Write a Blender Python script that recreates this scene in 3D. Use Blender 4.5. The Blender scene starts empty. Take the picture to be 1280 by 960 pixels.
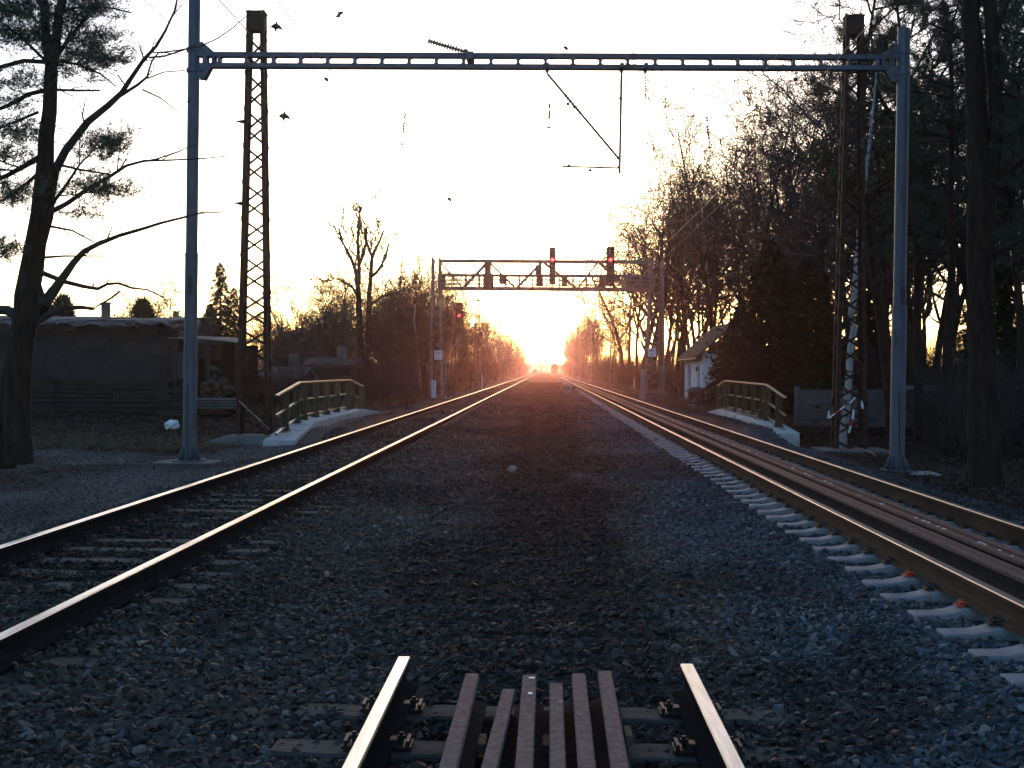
import bpy, bmesh, math, random
import numpy as np
from mathutils import Vector, Matrix, Euler

SC = bpy.context.scene
COL = SC.collection
RAD = math.radians

# ---------------------------------------------------------------- camera
F = 1500.0                                    # focal length in photograph pixels (1280 wide)
CAM_H = 1.57
cam = bpy.data.cameras.new('camera')
cam.sensor_width = 36.0
cam.lens = F / 1280 * 36.0
cam.clip_start = 0.05
cam.clip_end = 8000
camo = bpy.data.objects.new('camera', cam)
COL.objects.link(camo)
SC.camera = camo
YAW, PITCH, ROLL = math.atan(41 / F), RAD(-0.69), RAD(0.45)
CAM_R = (Matrix.Rotation(YAW, 3, 'Z') @ Matrix.Rotation(math.pi / 2 + PITCH, 3, 'X') @ Matrix.Rotation(ROLL, 3, 'Z'))
camo.location = (0, 0, CAM_H)
camo.rotation_euler = CAM_R.to_euler()

def ray(px, py):
    return CAM_R @ Vector(((px - 640) / F, -(py - 480) / F, -1))

def P(px, py, Y):
    d = ray(px, py)
    return Vector((0, 0, CAM_H)) + d * (Y / d.y)

def G(px, py, z):
    d = ray(px, py)
    return Vector((0, 0, CAM_H)) + d * ((z - CAM_H) / d.z)

# ---------------------------------------------------------------- sky, sun, exposure
SUN_EL = RAD(1.35)
world = bpy.data.worlds.new('World')
SC.world = world
world.use_nodes = True
wn = world.node_tree
bg = wn.nodes['Background']
sky = wn.nodes.new('ShaderNodeTexSky')
sky.sky_type = 'NISHITA'
sky.sun_disc = False
sky.sun_elevation = SUN_EL
sky.sun_rotation = 0.0
sky.air_density = 0.56
sky.dust_density = 1.2
sky.ozone_density = 1.6
wn.links.new(sky.outputs[0], bg.inputs[0])
bg.inputs[1].default_value = 0.10
sun = bpy.data.lights.new('sun', 'SUN')
sun.energy = 0.11
sun.angle = RAD(0.53)
sun.color = (1.0, 0.25, 0.16)
suno = bpy.data.objects.new('sun', sun)
COL.objects.link(suno)
suno.location = (0, 60, 60)
suno.rotation_euler = (-(math.pi / 2 - SUN_EL), 0, 0)     # light travels towards the camera, from +Y
SC.view_settings.view_transform = 'Standard'
SC.view_settings.look = 'None'
SC.view_settings.exposure = 3.0
SC.view_settings.gamma = 1.0
SC.view_settings.use_curve_mapping = False

# ---------------------------------------------------------------- materials
MATS = {}

def mat(name, c1, c2=None, scale=8.0, rough=0.8, metal=0.0, bump=0.0, bscale=None, detail=6.0, stretch=None, spots=None, emit=None, spec=0.5, lo=0.35, hi=0.65):
    """noise between two colours + fine relief; spots = (colour, scale, threshold) for paint chips, rust or moss"""
    m = bpy.data.materials.new(name)
    m.use_nodes = True
    nt = m.node_tree
    b = nt.nodes['Principled BSDF']
    b.inputs['Roughness'].default_value = rough
    b.inputs['Metallic'].default_value = metal
    b.inputs['Specular IOR Level'].default_value = spec
    c2 = c2 or c1
    tc = nt.nodes.new('ShaderNodeTexCoord')
    src = tc.outputs['Object']
    if stretch:
        mp = nt.nodes.new('ShaderNodeMapping')
        mp.inputs['Scale'].default_value = stretch
        nt.links.new(src, mp.inputs[0])
        src = mp.outputs[0]
    nz = nt.nodes.new('ShaderNodeTexNoise')
    nz.inputs['Scale'].default_value = scale
    nz.inputs['Detail'].default_value = detail
    nz.inputs['Roughness'].default_value = 0.65
    nt.links.new(src, nz.inputs['Vector'])
    rp = nt.nodes.new('ShaderNodeValToRGB')
    rp.color_ramp.elements[0].position = lo
    rp.color_ramp.elements[1].position = hi
    rp.color_ramp.elements[0].color = (*c1, 1)
    rp.color_ramp.elements[1].color = (*c2, 1)
    nt.links.new(nz.outputs['Fac'], rp.inputs[0])
    col = rp.outputs[0]
    if spots:
        sc, ss, th = spots
        n2 = nt.nodes.new('ShaderNodeTexNoise')
        n2.inputs['Scale'].default_value = ss
        n2.inputs['Detail'].default_value = 5
        nt.links.new(src, n2.inputs['Vector'])
        mr = nt.nodes.new('ShaderNodeMapRange')
        mr.inputs['From Min'].default_value = th
        mr.inputs['From Max'].default_value = th + 0.06
        nt.links.new(n2.outputs['Fac'], mr.inputs['Value'])
        mx = nt.nodes.new('ShaderNodeMix')
        mx.data_type = 'RGBA'
        nt.links.new(mr.outputs[0], mx.inputs['Factor'])
        nt.links.new(col, mx.inputs['A'])
        mx.inputs['B'].default_value = (*sc, 1)
        col = mx.outputs['Result']
    nt.links.new(col, b.inputs['Base Color'])
    if bump:
        n3 = nt.nodes.new('ShaderNodeTexNoise')
        n3.inputs['Scale'].default_value = bscale or scale * 4
        n3.inputs['Detail'].default_value = 4
        nt.links.new(src, n3.inputs['Vector'])
        bp = nt.nodes.new('ShaderNodeBump')
        bp.inputs['Strength'].default_value = bump
        bp.inputs['Distance'].default_value = 0.02
        nt.links.new(n3.outputs['Fac'], bp.inputs['Height'])
        nt.links.new(bp.outputs[0], b.inputs['Normal'])
    if emit:
        b.inputs['Emission Color'].default_value = (*emit[0], 1)
        b.inputs['Emission Strength'].default_value = emit[1]
    MATS[name] = m
    return m

mat('rusty_steel', (.055, .028, .018), (.10, .055, .035), 14, .75, 0, .3, 60)
mat('old_rail_side', (.021, .019, .018), (.034, .029, .026), 12, .9, 0, .25, 50, spec=0)
mat('new_rail_side', (.085, .050, .033), (.125, .078, .052), 5, .8, 0, .15, 60, stretch=(1, .2, 1), spec=0)
mat('loose_rail_rust', (.15, .108, .088), (.26, .20, .17), 26, .8, 0, .25, 90, spots=((.45, .42, .40), 16, .66), spec=.04)
mat('loose_rail_foot', (.060, .044, .034), (.105, .078, .060), 20, .9, 0, .25, 80, spec=0)
mat('spare_rail', (.12, .07, .055), (.20, .125, .10), 22, .75, 0, .25, 90, spots=((.28, .24, .22), 12, .70), spec=.08)
mat('rail_top_worn', (.42, .41, .40), (.62, .61, .60), 30, .30, 1, .04, 120, stretch=(1, .08, 1))
mat('rail_top_tan', (.20, .165, .14), (.29, .25, .22), 30, .42, 1, .05, 120, stretch=(1, .08, 1))
mat('concrete', (.17, .17, .165), (.28, .28, .27), 6, .85, 0, .3, 60)
mat('new_sleeper', (.19, .195, .20), (.31, .315, .32), 5, .8, 0, .3, 70, spots=((.15, .13, .11), 1.3, .60))
mat('old_sleeper', (.035, .032, .028), (.085, .078, .07), 9, .9, 0, .5, 50, stretch=(.25, 1, 1), spots=((.05, .06, .022), 3, .58))
mat('dark_concrete', (.07, .068, .062), (.14, .135, .125), 3, .9, 0, .4, 40)
mat('parapet_concrete', (.40, .41, .405), (.56, .57, .56), 4, .85, 0, .3, 50, spots=((.20, .20, .175), 2.4, .60))
mat('clip_steel', (.012, .011, .011), (.03, .026, .022), 40, .6)
mat('orange_clip', (.55, .07, .02), (.7, .11, .03), 40, .5)
mat('galvanised', (.07, .085, .112), (.105, .125, .155), 4, .55, .2, .08, 30, stretch=(1, 1, .3), spots=((.06, .062, .066), 3.4, .62))
mat('lattice_rust', (.03, .02, .015), (.065, .038, .026), 5, .85, 0, .3, 50, spots=((.09, .085, .075), 3.2, .62), spec=.2)
mat('bridge_grey', (.15, .13, .115), (.24, .21, .19), 4, .7, .1, .2, 40, spots=((.09, .045, .025), 5, .60))
mat('signal_black', (.012, .012, .012), (.022, .02, .02), 10, .6)
mat('cabinet_brown', (.06, .04, .03), (.09, .06, .045), 10, .6)
mat('sign_white', (.72, .74, .76), (.80, .80, .80), 10, .5)
mat('sign_blue', (.03, .04, .10), None, 10, .5)
mat('paint_red', (.45, .035, .03), None, 10, .5)
mat('red_lamp', (.4, .01, .01), None, 10, .4, emit=((1, .015, .01), .30))
mat('lamp_core', (.6, .1, .1), None, 10, .4, emit=((1, .20, .18), .6))
mat('lens_off', (.02, .02, .022), None, 10, .15)
mat('green_paint', (.014, .032, .013), (.026, .052, .02), 8, .38, 0, .1, 40)
mat('wall_white', (.76, .77, .78), (.86, .86, .86), 2.2, .9, 0, .25, 25, spots=((.38, .37, .35), 1.7, .66))
mat('wall_plinth', (.25, .24, .22), (.40, .38, .36), 4, .9, 0, .3, 30)
mat('roof_tile', (.032, .025, .023), (.06, .045, .04), 3, .85, 0, .2, 30)
mat('window_dark', (.012, .015, .022), None, 3, .12)
mat('dark_timber', (.022, .018, .014), (.045, .036, .028), 5, .9, 0, .4, 40, stretch=(.3, 1, 1))
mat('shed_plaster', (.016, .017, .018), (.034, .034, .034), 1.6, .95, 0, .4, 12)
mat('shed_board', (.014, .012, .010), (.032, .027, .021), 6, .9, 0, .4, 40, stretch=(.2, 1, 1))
mat('roof_felt', (.04, .042, .045), (.085, .088, .092), 1.5, .8, 0, .2, 14)
mat('corrugated', (.13, .135, .14), (.22, .22, .22), 2, .55, .3, .1, 20)
mat('rubble_stone', (.035, .026, .018), (.075, .056, .04), 4, .95, 0, .6, 14)
mat('bark_dark', (.014, .012, .010), (.036, .030, .025), 9, .95, 0, 1.0, 26, stretch=(1, 1, .3), spec=.1)
mat('bark_pine', (.018, .013, .010), (.046, .032, .024), 9, .95, 0, 1.0, 22, stretch=(1, 1, .3), spec=.1)
mat('bark_twig', (.025, .023, .021), (.045, .042, .039), 4, .9)
mat('bark_birch', (.27, .27, .26), (.40, .40, .39), 4, .8, 0, .2, 25, stretch=(.4, .4, 1.6), spots=((.03, .028, .026), 5, .58))
mat('needles_pine', (.018, .032, .014), (.04, .06, .025), 1.2, .7)
mat('needles_spruce', (.011, .026, .014), (.024, .048, .025), 1.4, .8, spec=.1)
mat('ivy_leaf', (.02, .035, .012), (.045, .065, .022), 2, .6)
mat('dry_leaf', (.035, .022, .012), (.07, .04, .02), 2, .8)
mat('dry_grass', (.09, .07, .04), (.15, .12, .07), 2, .9)
mat('wire_steel', (.03, .03, .03), None, 2, .5)
mat('insulator_brown', (.03, .017, .012), None, 2, .3)
mat('insulator_blue', (.10, .13, .17), None, 2, .4)
mat('plastic_white', (.68, .72, .78), (.8, .82, .85), 8, .5, 0, .3, 20)
mat('tape_red', (.6, .04, .03), None, 2, .5)
mat('train_paint', (.05, .03, .02), (.08, .045, .03), 2, .5)
mat('train_glass', (.3, .3, .3), None, 2, .1, .9)
mat('wood_plank', (.16, .11, .07), (.26, .19, .13), 6, .85, 0, .3, 30, stretch=(.3, 1, 1))
mat('soil', (.020, .017, .013), (.042, .035, .027), .9, .95, 0, .8, 9, detail=9)
mat('wall_concrete', (.075, .075, .074), (.125, .125, .122), 2, .9, 0, .4, 30)
mat('hill', (.035, .04, .035), None, .05, .95)

def vmat(name, rough=.9, inst=False, bump=.6, bscale=25, gain=None):
    """material that takes its base colour from the colour attribute 'tint' (place colour, not light)"""
    m = bpy.data.materials.new(name)
    m.use_nodes = True
    nt = m.node_tree
    b = nt.nodes['Principled BSDF']
    b.inputs['Roughness'].default_value = rough
    b.inputs['Specular IOR Level'].default_value = .25 if inst else .03
    at = nt.nodes.new('ShaderNodeAttribute')
    at.attribute_name = 'tint'
    at.attribute_type = 'INSTANCER' if inst else 'GEOMETRY'
    tc = nt.nodes.new('ShaderNodeTexCoord')
    nz = nt.nodes.new('ShaderNodeTexNoise')
    nz.inputs['Scale'].default_value = bscale
    nz.inputs['Detail'].default_value = 6
    nt.links.new(tc.outputs['Object'], nz.inputs['Vector'])
    mr = nt.nodes.new('ShaderNodeMapRange')
    mr.inputs['From Min'].default_value = .3
    mr.inputs['From Max'].default_value = .7
    mr.inputs['To Min'].default_value = .45 if not inst else .8
    mr.inputs['To Max'].default_value = 1.5 if not inst else 1.2
    nt.links.new(nz.outputs['Fac'], mr.inputs['Value'])
    mu = nt.nodes.new('ShaderNodeVectorMath')
    mu.operation = 'SCALE'
    nt.links.new(at.outputs['Color'], mu.inputs[0])
    nt.links.new(mr.outputs[0], mu.inputs['Scale'])
    nt.links.new(mu.outputs[0], b.inputs['Base Color'])
    if bump:
        bp = nt.nodes.new('ShaderNodeBump')
        bp.inputs['Strength'].default_value = bump
        bp.inputs['Distance'].default_value = .03
        nt.links.new(nz.outputs['Fac'], bp.inputs['Height'])
        nt.links.new(bp.outputs[0], b.inputs['Normal'])
    MATS[name] = m
    return m
vmat('ground_tint')
vmat('stone_tint', rough=.75, inst=True, bump=0, bscale=30)

# ---------------------------------------------------------------- helpers
class MB:
    """collects simple solids; build() links them as ONE mesh object"""
    def __init__(s):
        s.v, s.f, s.m = [], [], []
    def add(s, vs, fs, mi=0):
        n = len(s.v)
        s.v += [tuple(v) for v in vs]
        s.f += [tuple(i + n for i in f) for f in fs]
        s.m += [mi] * len(fs)
    def box(s, c, size, rz=0, mi=0, rx=0, ry=0):
        a, b, d = [q / 2 for q in size]
        R = Euler((rx, ry, rz)).to_matrix()
        vs = [R @ Vector((x, y, z)) + Vector(c) for z in (-d, d) for y in (-b, b) for x in (-a, a)]
        s.add(vs, [(0, 2, 3, 1), (4, 5, 7, 6), (0, 1, 5, 4), (2, 6, 7, 3), (0, 4, 6, 2), (1, 3, 7, 5)], mi)
    def bar(s, a, b, w, h=None, mi=0, up=(0, 0, 1)):
        h = h or w
        a, b = Vector(a), Vector(b)
        d = (b - a).normalized()
        u = Vector(up)
        if abs(d.dot(u)) > .98:
            u = Vector((0, 1, 0))
        sx = d.cross(u).normalized() * (w / 2)
        sy = sx.cross(d).normalized() * (h / 2)
        vs = [p + i * sx + j * sy for p in (a, b) for i, j in ((-1, -1), (1, -1), (1, 1), (-1, 1))]
        s.add(vs, [(3, 2, 1, 0), (4, 5, 6, 7), (0, 1, 5, 4), (1, 2, 6, 5), (2, 3, 7, 6), (3, 0, 4, 7)], mi)
    def tube(s, pts, r, n=8, mi=0, cap=True):
        pts = [Vector(p) for p in pts]
        rs = r if isinstance(r, (list, tuple)) else [r] * len(pts)
        ring = []
        base = len(s.v)
        for i, p in enumerate(pts):
            d = (pts[min(i + 1, len(pts) - 1)] - pts[max(i - 1, 0)]).normalized()
            u = Vector((0, 0, 1)) if abs(d.z) < .9 else Vector((0, 1, 0))
            x = d.cross(u).normalized()
            y = x.cross(d).normalized()
            for k in range(n):
                an = 2 * math.pi * k / n
                s.v.append(tuple(p + (x * math.cos(an) + y * math.sin(an)) * rs[i]))
        for i in range(len(pts) - 1):
            for k in range(n):
                a = base + i * n + k
                b_ = base + i * n + (k + 1) % n
                s.f.append((a, b_, b_ + n, a + n))
                s.m.append(mi)
        if cap:
            s.f.append(tuple(base + k for k in reversed(range(n))))
            s.f.append(tuple(base + (len(pts) - 1) * n + k for k in range(n)))
            s.m += [mi, mi]
    def loft(s, sections, mi=0, close=True, caps=True, mis=None):
        """sections: lists of equal-length point rings"""
        base, n = len(s.v), len(sections[0])
        for r in sections:
            s.v += [tuple(p) for p in r]
        for i in range(len(sections) - 1):
            for k in range(n if close else n - 1):
                a = base + i * n + k
                b_ = base + i * n + (k + 1) % n
                s.f.append((a, b_, b_ + n, a + n))
                s.m.append(mis[k] if mis else mi)
        if caps:
            s.f.append(tuple(base + k for k in reversed(range(n))))
            s.f.append(tuple(base + (len(sections) - 1) * n + k for k in range(n)))
            s.m += [mi, mi]
    def build(s, name, mats, parent=None, smooth=False, loc=None, bevel=0):
        me = bpy.data.meshes.new(name)
        me.from_pydata(s.v, [], s.f)
        for m in (mats if isinstance(mats, (list, tuple)) else [mats]):
            me.materials.append(MATS[m])
        me.polygons.foreach_set('material_index', s.m)
        bm = bmesh.new()
        bm.from_mesh(me)
        bmesh.ops.recalc_face_normals(bm, faces=bm.faces)
        if bevel:
            bmesh.ops.bevel(bm, geom=bm.edges[:], offset=bevel, segments=1, affect='EDGES', clamp_overlap=True)
        bm.to_mesh(me)
        bm.free()
        if smooth:
            me.polygons.foreach_set('use_smooth', [True] * len(me.polygons))
            me.set_sharp_from_angle(angle=RAD(40))
        return link(name, me, parent, loc)

def link(name, me, parent=None, loc=None):
    o = bpy.data.objects.new(name, me)
    COL.objects.link(o)
    if parent:
        o.parent = parent
    if loc is not None:
        o.location = loc
    return o

def tag(o, label=None, cat=None, group=None, kind=None):
    if label: o['label'] = label
    if cat: o['category'] = cat
    if group: o['group'] = group
    if kind: o['kind'] = kind
    return o

def thing(name, label, cat, loc=(0, 0, 0), rz=0, group=None):
    o = bpy.data.objects.new(name, None)
    o.empty_display_size = .2
    COL.objects.link(o)
    o.location = loc
    o.rotation_euler = (0, 0, rz)
    return tag(o, label, cat, group)

def dup(root, loc, rz=0, scale=None, label=None, group=None):
    def cp(o, parent):
        c = o.copy()
        COL.objects.link(c)
        c.parent = parent
        for ch in KIDS.get(o.name, o.children):
            cp(ch, c)
        return c
    c = cp(root, None)
    c.location = loc
    c.rotation_euler = (0, 0, rz)
    if scale is not None:
        c.scale = scale if isinstance(scale, (tuple, list)) else (scale,) * 3
    if label: c['label'] = label
    if group: c['group'] = group
    return c
KIDS = {}

def inst(name, src, parent, loc=(0, 0, 0), rot=(0, 0, 0), scale=(1, 1, 1)):
    """another object of the same mesh data"""
    o = bpy.data.objects.new(name, src.data if hasattr(src, 'data') else src)
    COL.objects.link(o)
    o.parent = parent
    o.location, o.rotation_euler, o.scale = loc, rot, scale
    return o

def np_mesh(name, V, faces, mats, mi=None, smooth=False):
    """V (n,3), faces (m,k) all the same size"""
    V = np.asarray(V, np.float32)
    faces = np.asarray(faces, np.int32)
    me = bpy.data.meshes.new(name)
    me.vertices.add(len(V))
    me.vertices.foreach_set('co', V.ravel())
    m, k = faces.shape
    me.loops.add(m * k)
    me.loops.foreach_set('vertex_index', faces.ravel())
    me.polygons.add(m)
    me.polygons.foreach_set('loop_start', np.arange(0, m * k, k, dtype=np.int32))
    if smooth:
        me.polygons.foreach_set('use_smooth', np.ones(m, bool))
    for q in mats:
        me.materials.append(MATS[q])
    if mi is not None:
        me.polygons.foreach_set('material_index', np.asarray(mi, np.int32))
    me.update(calc_edges=True)
    return me

def hash2(ix, iy, s):
    h = np.sin(ix * 127.1 + iy * 311.7 + s * 74.7) * 43758.5453
    return h - np.floor(h)

def vnoise(x, y, s=0):
    ix, iy = np.floor(x), np.floor(y)
    fx, fy = x - ix, y - iy
    fx, fy = fx * fx * (3 - 2 * fx), fy * fy * (3 - 2 * fy)
    a, b = hash2(ix, iy, s), hash2(ix + 1, iy, s)
    c, d = hash2(ix, iy + 1, s), hash2(ix + 1, iy + 1, s)
    return (a * (1 - fx) + b * fx) * (1 - fy) + (c * (1 - fx) + d * fx) * fy

def fbm(x, y, s=0, o=4):
    r, a, t = 0, .5, 0
    for k in range(o):
        r = r + a * vnoise(x * 2 ** k, y * 2 ** k, s + k * 13)
        t += a
        a *= .5
    return r / t

def text_mesh(name, s, size, m, parent, loc, rot=(math.pi / 2, 0, 0), depth=.004):
    c = bpy.data.curves.new(name, 'FONT')
    c.body = s
    c.size = size
    c.align_x = 'CENTER'
    c.align_y = 'CENTER'
    c.extrude = depth
    t = bpy.data.objects.new(name + '_src', c)
    COL.objects.link(t)
    me = bpy.data.meshes.new_from_object(t)
    bpy.data.objects.remove(t)
    me.materials.clear()
    me.materials.append(MATS[m])
    o = link(name, me, parent, loc)
    o.rotation_euler = rot
    return o
# ================================================================ SETTING: terrain and ballast
XL, XM, XR = -3.79, 0.01, 3.765           # track centres
ZL, ZM, ZR = .06, 0.0, .13               # rail head heights
RNG = np.random.default_rng(7)

def sstep(a, b, x):
    t = np.clip((x - a) / (b - a), 0, 1)
    return t * t * (3 - 2 * t)

def terrain_z(x, y):
    x, y = np.asarray(x, float), np.asarray(y, float)
    prof_x = np.array([-400, -60, -20, -9, -6.2, -5.3, -4.9, -2.4, -2.0, -1.5, 1.5, 1.9, 2.45, 5.0, 5.4, 6.3, 9, 12, 30, 400.])
    prof_z = np.array([-.3, -.3, -.12, -.30, -.32, -.20, -.132, -.132, -.185, -.205, -.205, -.185, -.134, -.134, -.165, -.34, -.42, -.5, -.5, -.3])
    z = np.interp(x, prof_x, prof_z)
    br = sstep(28, 32, y) * (1 - sstep(43, 47, y))          # ballast drawn up to the parapets over the culvert
    z = np.where((x < -5.2) & (x > -6.3), z + br * .26, z)
    z = np.where((x > 5.3) & (x < 5.95), z + br * .30, z)
    z = np.where(x >= 6.4, z - br * .5 * (1 - sstep(7.5, 16, x)), z)
    n = fbm(x * .55, y * .55, 3) - .5
    amp = np.where(np.abs(x) < 2.3, .12, np.where(np.abs(x) < 5, .05, .16))
    z = z + n * amp
    # hollows left by the lifted sleepers of the middle track
    hol = (np.cos(y * 2 * math.pi / .6) > .25) * (np.abs(x - XM) < 1.25) * (y > 6.6)
    z = z - hol * .022
    far = sstep(500, 2500, y)
    return z + far * 0.3

def tint(x, y):
    """albedo of the ballast / ground at a place"""
    x, y = np.asarray(x, float), np.asarray(y, float)
    w = x + (fbm(x * .8, y * .35, 11) - .5) * 1.3
    n = fbm(x * 1.7, y * 1.2, 5)
    brown = np.array([.050, .042, .036])
    dark = np.array([.022, .0185, .0155])
    blue = np.array([.051, .058, .065])
    soil = np.array([.020, .017, .013])
    yard = np.array([.058, .058, .057])
    c = np.zeros(x.shape + (3,))
    c[:] = brown
    def mixin(col, k):
        nonlocal c
        c = c * (1 - k[..., None]) + np.array(col) * k[..., None]
    mixin(blue, sstep(1.15, 1.9, w))
    mixin([.032, .031, .024], sstep(-4.9, -4.6, x) * (1 - sstep(-2.7, -2.3, x)) * .7)
    edge = np.where(x < 0, -5.2, 6.3)
    lefty = sstep(5.0, 5.5, -x + (n - .5) * .5)
    w2 = y + (fbm(x * .5, y * .5, 23) - .5) * 5
    mixin(yard, lefty)
    mixin(soil, lefty * sstep(25.0, 26.5, w2) * sstep(6.9, 7.6, -x + (n - .5)))
    righty = sstep(6.0, 6.7, x + (n - .5) * 1.2)
    mixin(soil, righty)
    mixin([.035, .032, .028], righty * sstep(.55, .7, fbm(x * .6, y * .6, 41)) * .7)
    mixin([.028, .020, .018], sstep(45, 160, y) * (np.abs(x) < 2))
    strip = sstep(-1.2, -.6, w) * (1 - sstep(.55, 1.1, w)) * (.70 + .28 * sstep(8, 14, y))
    c *= (.72 + .56 * n)[..., None]
    c *= (.6 + .8 * sstep(.32, .66, fbm(x * .45, y * .3, 71)))[..., None]
    mixin(dark, strip)
    mixin(brown * .8, sstep(.46, .58, fbm(x * .9, y * .6, 57)) * sstep(.5, 1.1, x) * (1 - sstep(1.9, 2.5, x)) * (1 - sstep(9, 13, y)) * .85)
    return c

def grid(name, xs, ys, dz=0.0):
    X, Y = np.meshgrid(xs, ys)
    Z = terrain_z(X, Y) + dz
    V = np.stack([X, Y, Z], -1).reshape(-1, 3)
    nx, ny = len(xs), len(ys)
    i = np.arange((ny - 1) * (nx - 1))
    r, c = i // (nx - 1), i % (nx - 1)
    a = r * nx + c
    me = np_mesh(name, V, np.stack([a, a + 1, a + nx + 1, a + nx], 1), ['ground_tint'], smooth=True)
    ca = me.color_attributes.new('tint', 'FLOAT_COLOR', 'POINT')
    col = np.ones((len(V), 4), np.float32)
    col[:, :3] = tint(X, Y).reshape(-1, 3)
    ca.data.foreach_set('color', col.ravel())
    return me

def ramp(*segs):
    out = []
    for a, b, n in segs:
        out += list(np.linspace(a, b, n, endpoint=False))
    out.append(segs[-1][1])
    return np.array(out)

gx = ramp((-1600, -60, 14), (-60, -12, 40), (-12, -7, 16), (-7, 7, 94), (7, 14, 18), (14, 60, 30), (60, 1600, 14))
gy = ramp((-60, 3, 8), (3, 12, 60), (12, 30, 70), (30, 60, 50), (60, 140, 50), (140, 400, 40), (400, 2600, 20))
tag(link('ground', grid('ground', gx, gy)), kind='structure')

# crushed stone: one object, stones grown by geometry nodes as convex chips
def stone_group(n_var=7):
    g = bpy.data.node_groups.new('ballast_stones', 'GeometryNodeTree')
    g.interface.new_socket('Geometry', in_out='INPUT', socket_type='NodeSocketGeometry')
    g.interface.new_socket('Geometry', in_out='OUTPUT', socket_type='NodeSocketGeometry')
    N, L = g.nodes, g.links
    gi, go = N.new('NodeGroupInput'), N.new('NodeGroupOutput')
    g2i = N.new('GeometryNodeGeometryToInstance')
    for k in range(n_var):
        ml = N.new('GeometryNodeMeshLine')
        ml.inputs['Count'].default_value = 13
        sp = N.new('GeometryNodeSetPosition')
        rv = N.new('FunctionNodeRandomValue')
        rv.data_type = 'FLOAT_VECTOR'
        q = [(.5, .40, .30), (.5, .34, .28), (.46, .42, .34), (.55, .32, .24), (.48, .38, .26), (.5, .45, .22), (.52, .36, .32)][k % 7]
        rv.inputs[0].default_value = tuple(-e for e in q)
        rv.inputs[1].default_value = q
        rv.inputs['Seed'].default_value = 31 + k * 7
        L.new(ml.outputs[0], sp.inputs[0])
        L.new(rv.outputs[0], sp.inputs['Position'])
        ch = N.new('GeometryNodeConvexHull')
        L.new(sp.outputs[0], ch.inputs[0])
        sm = N.new('GeometryNodeSetMaterial')
        sm.inputs['Material'].default_value = MATS['stone_tint']
        L.new(ch.outputs[0], sm.inputs[0])
        L.new(sm.outputs[0], g2i.inputs[0])
    ip = N.new('GeometryNodeInstanceOnPoints')
    L.new(gi.outputs[0], ip.inputs['Points'])
    L.new(g2i.outputs[0], ip.inputs['Instance'])
    ip.inputs['Pick Instance'].default_value = True
    ri = N.new('FunctionNodeRandomValue')
    ri.data_type = 'INT'
    for s_ in ri.inputs:
        if s_.type == 'INT' and s_.name == 'Min': s_.default_value = 0
        if s_.type == 'INT' and s_.name == 'Max': s_.default_value = n_var - 1
    L.new([o for o in ri.outputs if o.type == 'INT'][0], ip.inputs['Instance Index'])
    for nm, sock, dt in (('rot', 'Rotation', 'FLOAT_VECTOR'), ('size', 'Scale', 'FLOAT')):
        na = N.new('GeometryNodeInputNamedAttribute')
        na.data_type = dt
        na.inputs['Name'].default_value = nm
        L.new(na.outputs[0], ip.inputs[sock])
    L.new(ip.outputs[0], go.inputs[0])
    return g
STONES = stone_group()

def scatter(name, x, y, size, dz, col, kind_label=None):
    n = len(x)
    z = terrain_z(x, y) + dz
    me = bpy.data.meshes.new(name)
    me.vertices.add(n)
    me.vertices.foreach_set('co', np.stack([x, y, z], 1).astype(np.float32).ravel())
    a = me.attributes.new('rot', 'FLOAT_VECTOR', 'POINT')
    rot = RNG.uniform(0, 6.283, (n, 3))
    rot[:, :2] = RNG.normal(0, .45, (n, 2))
    a.data.foreach_set('vector', rot.astype(np.float32).ravel())
    a = me.attributes.new('size', 'FLOAT', 'POINT')
    a.data.foreach_set('value', size.astype(np.float32))
    ca = me.attributes.new('tint', 'FLOAT_COLOR', 'POINT')
    c4 = np.ones((n, 4), np.float32)
    c4[:, :3] = col
    ca.data.foreach_set('color', c4.ravel())
    me.materials.append(MATS['stone_tint'])
    o = link(name, me)
    md = o.modifiers.new('stones', 'NODES')
    md.node_group = STONES
    return tag(o, kind='stuff')

def zone(y0, y1, dens, smin, smax, xl=-5.5, xr=6.4):
    area = (y1 - y0) * (xr - xl)
    n = int(area * dens)
    y = RNG.uniform(y0, y1, n)
    x = RNG.uniform(xl, xr, n)
    lim = .47 * y + 1.6
    k = np.abs(x + .027 * y) < lim
    return x[k], y[k], RNG.uniform(smin, smax, n)[k] * RNG.choice([.5, .7, .9, 1.05, 1.25], n)[k]
zs = [zone(3.6, 9, 740, .04, .075), zone(9, 20, 470, .04, .075), zone(20, 42, 200, .05, .085), zone(42, 85, 60, .07, .12), zone(85, 165, 24, .09, .15)]
x, y, s = [np.concatenate(q) for q in zip(*zs)]
# old sleepers of the left track stay bare on top
def on_sleeper(x, y, xc, half, y0, pitch=.6, w=.12):
    ph = np.abs(((y - y0) / pitch + .5) % 1 - .5) * pitch
    return (np.abs(x - xc) < half) & (ph < w)
k = ~(on_sleeper(x, y, XR, 1.24, 2.44, w=.15))
kk = on_sleeper(x, y, XL, 1.22, 2.0, w=.12)
k &= ~(kk & (RNG.random(len(x)) < np.where(np.abs(x - XL) > .84, np.where(fbm(x * 2, y * 1.1, 9) > .5, .92, .35), .80)))
k &= ~(on_sleeper(x, y, XM, 1.22, 4.95, w=.13) & (y < 6.5) & (RNG.random(len(x)) < .5))
for xc in (XL, XR):
    for sg in (-.753, .753):
        k &= np.abs(x - (xc + sg)) > .085
k &= ~((np.abs(x - XM + .0) < .46) & (y < 6.3))
k &= ~((y < 6.7) & ((np.abs(x - XM - .753) < .09) | (np.abs(x - XM + .753) < .09)))
x, y, s = x[k], y[k], s[k]
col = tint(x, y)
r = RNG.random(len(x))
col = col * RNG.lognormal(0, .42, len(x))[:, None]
warm = RNG.normal(0, .09, len(x))
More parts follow.
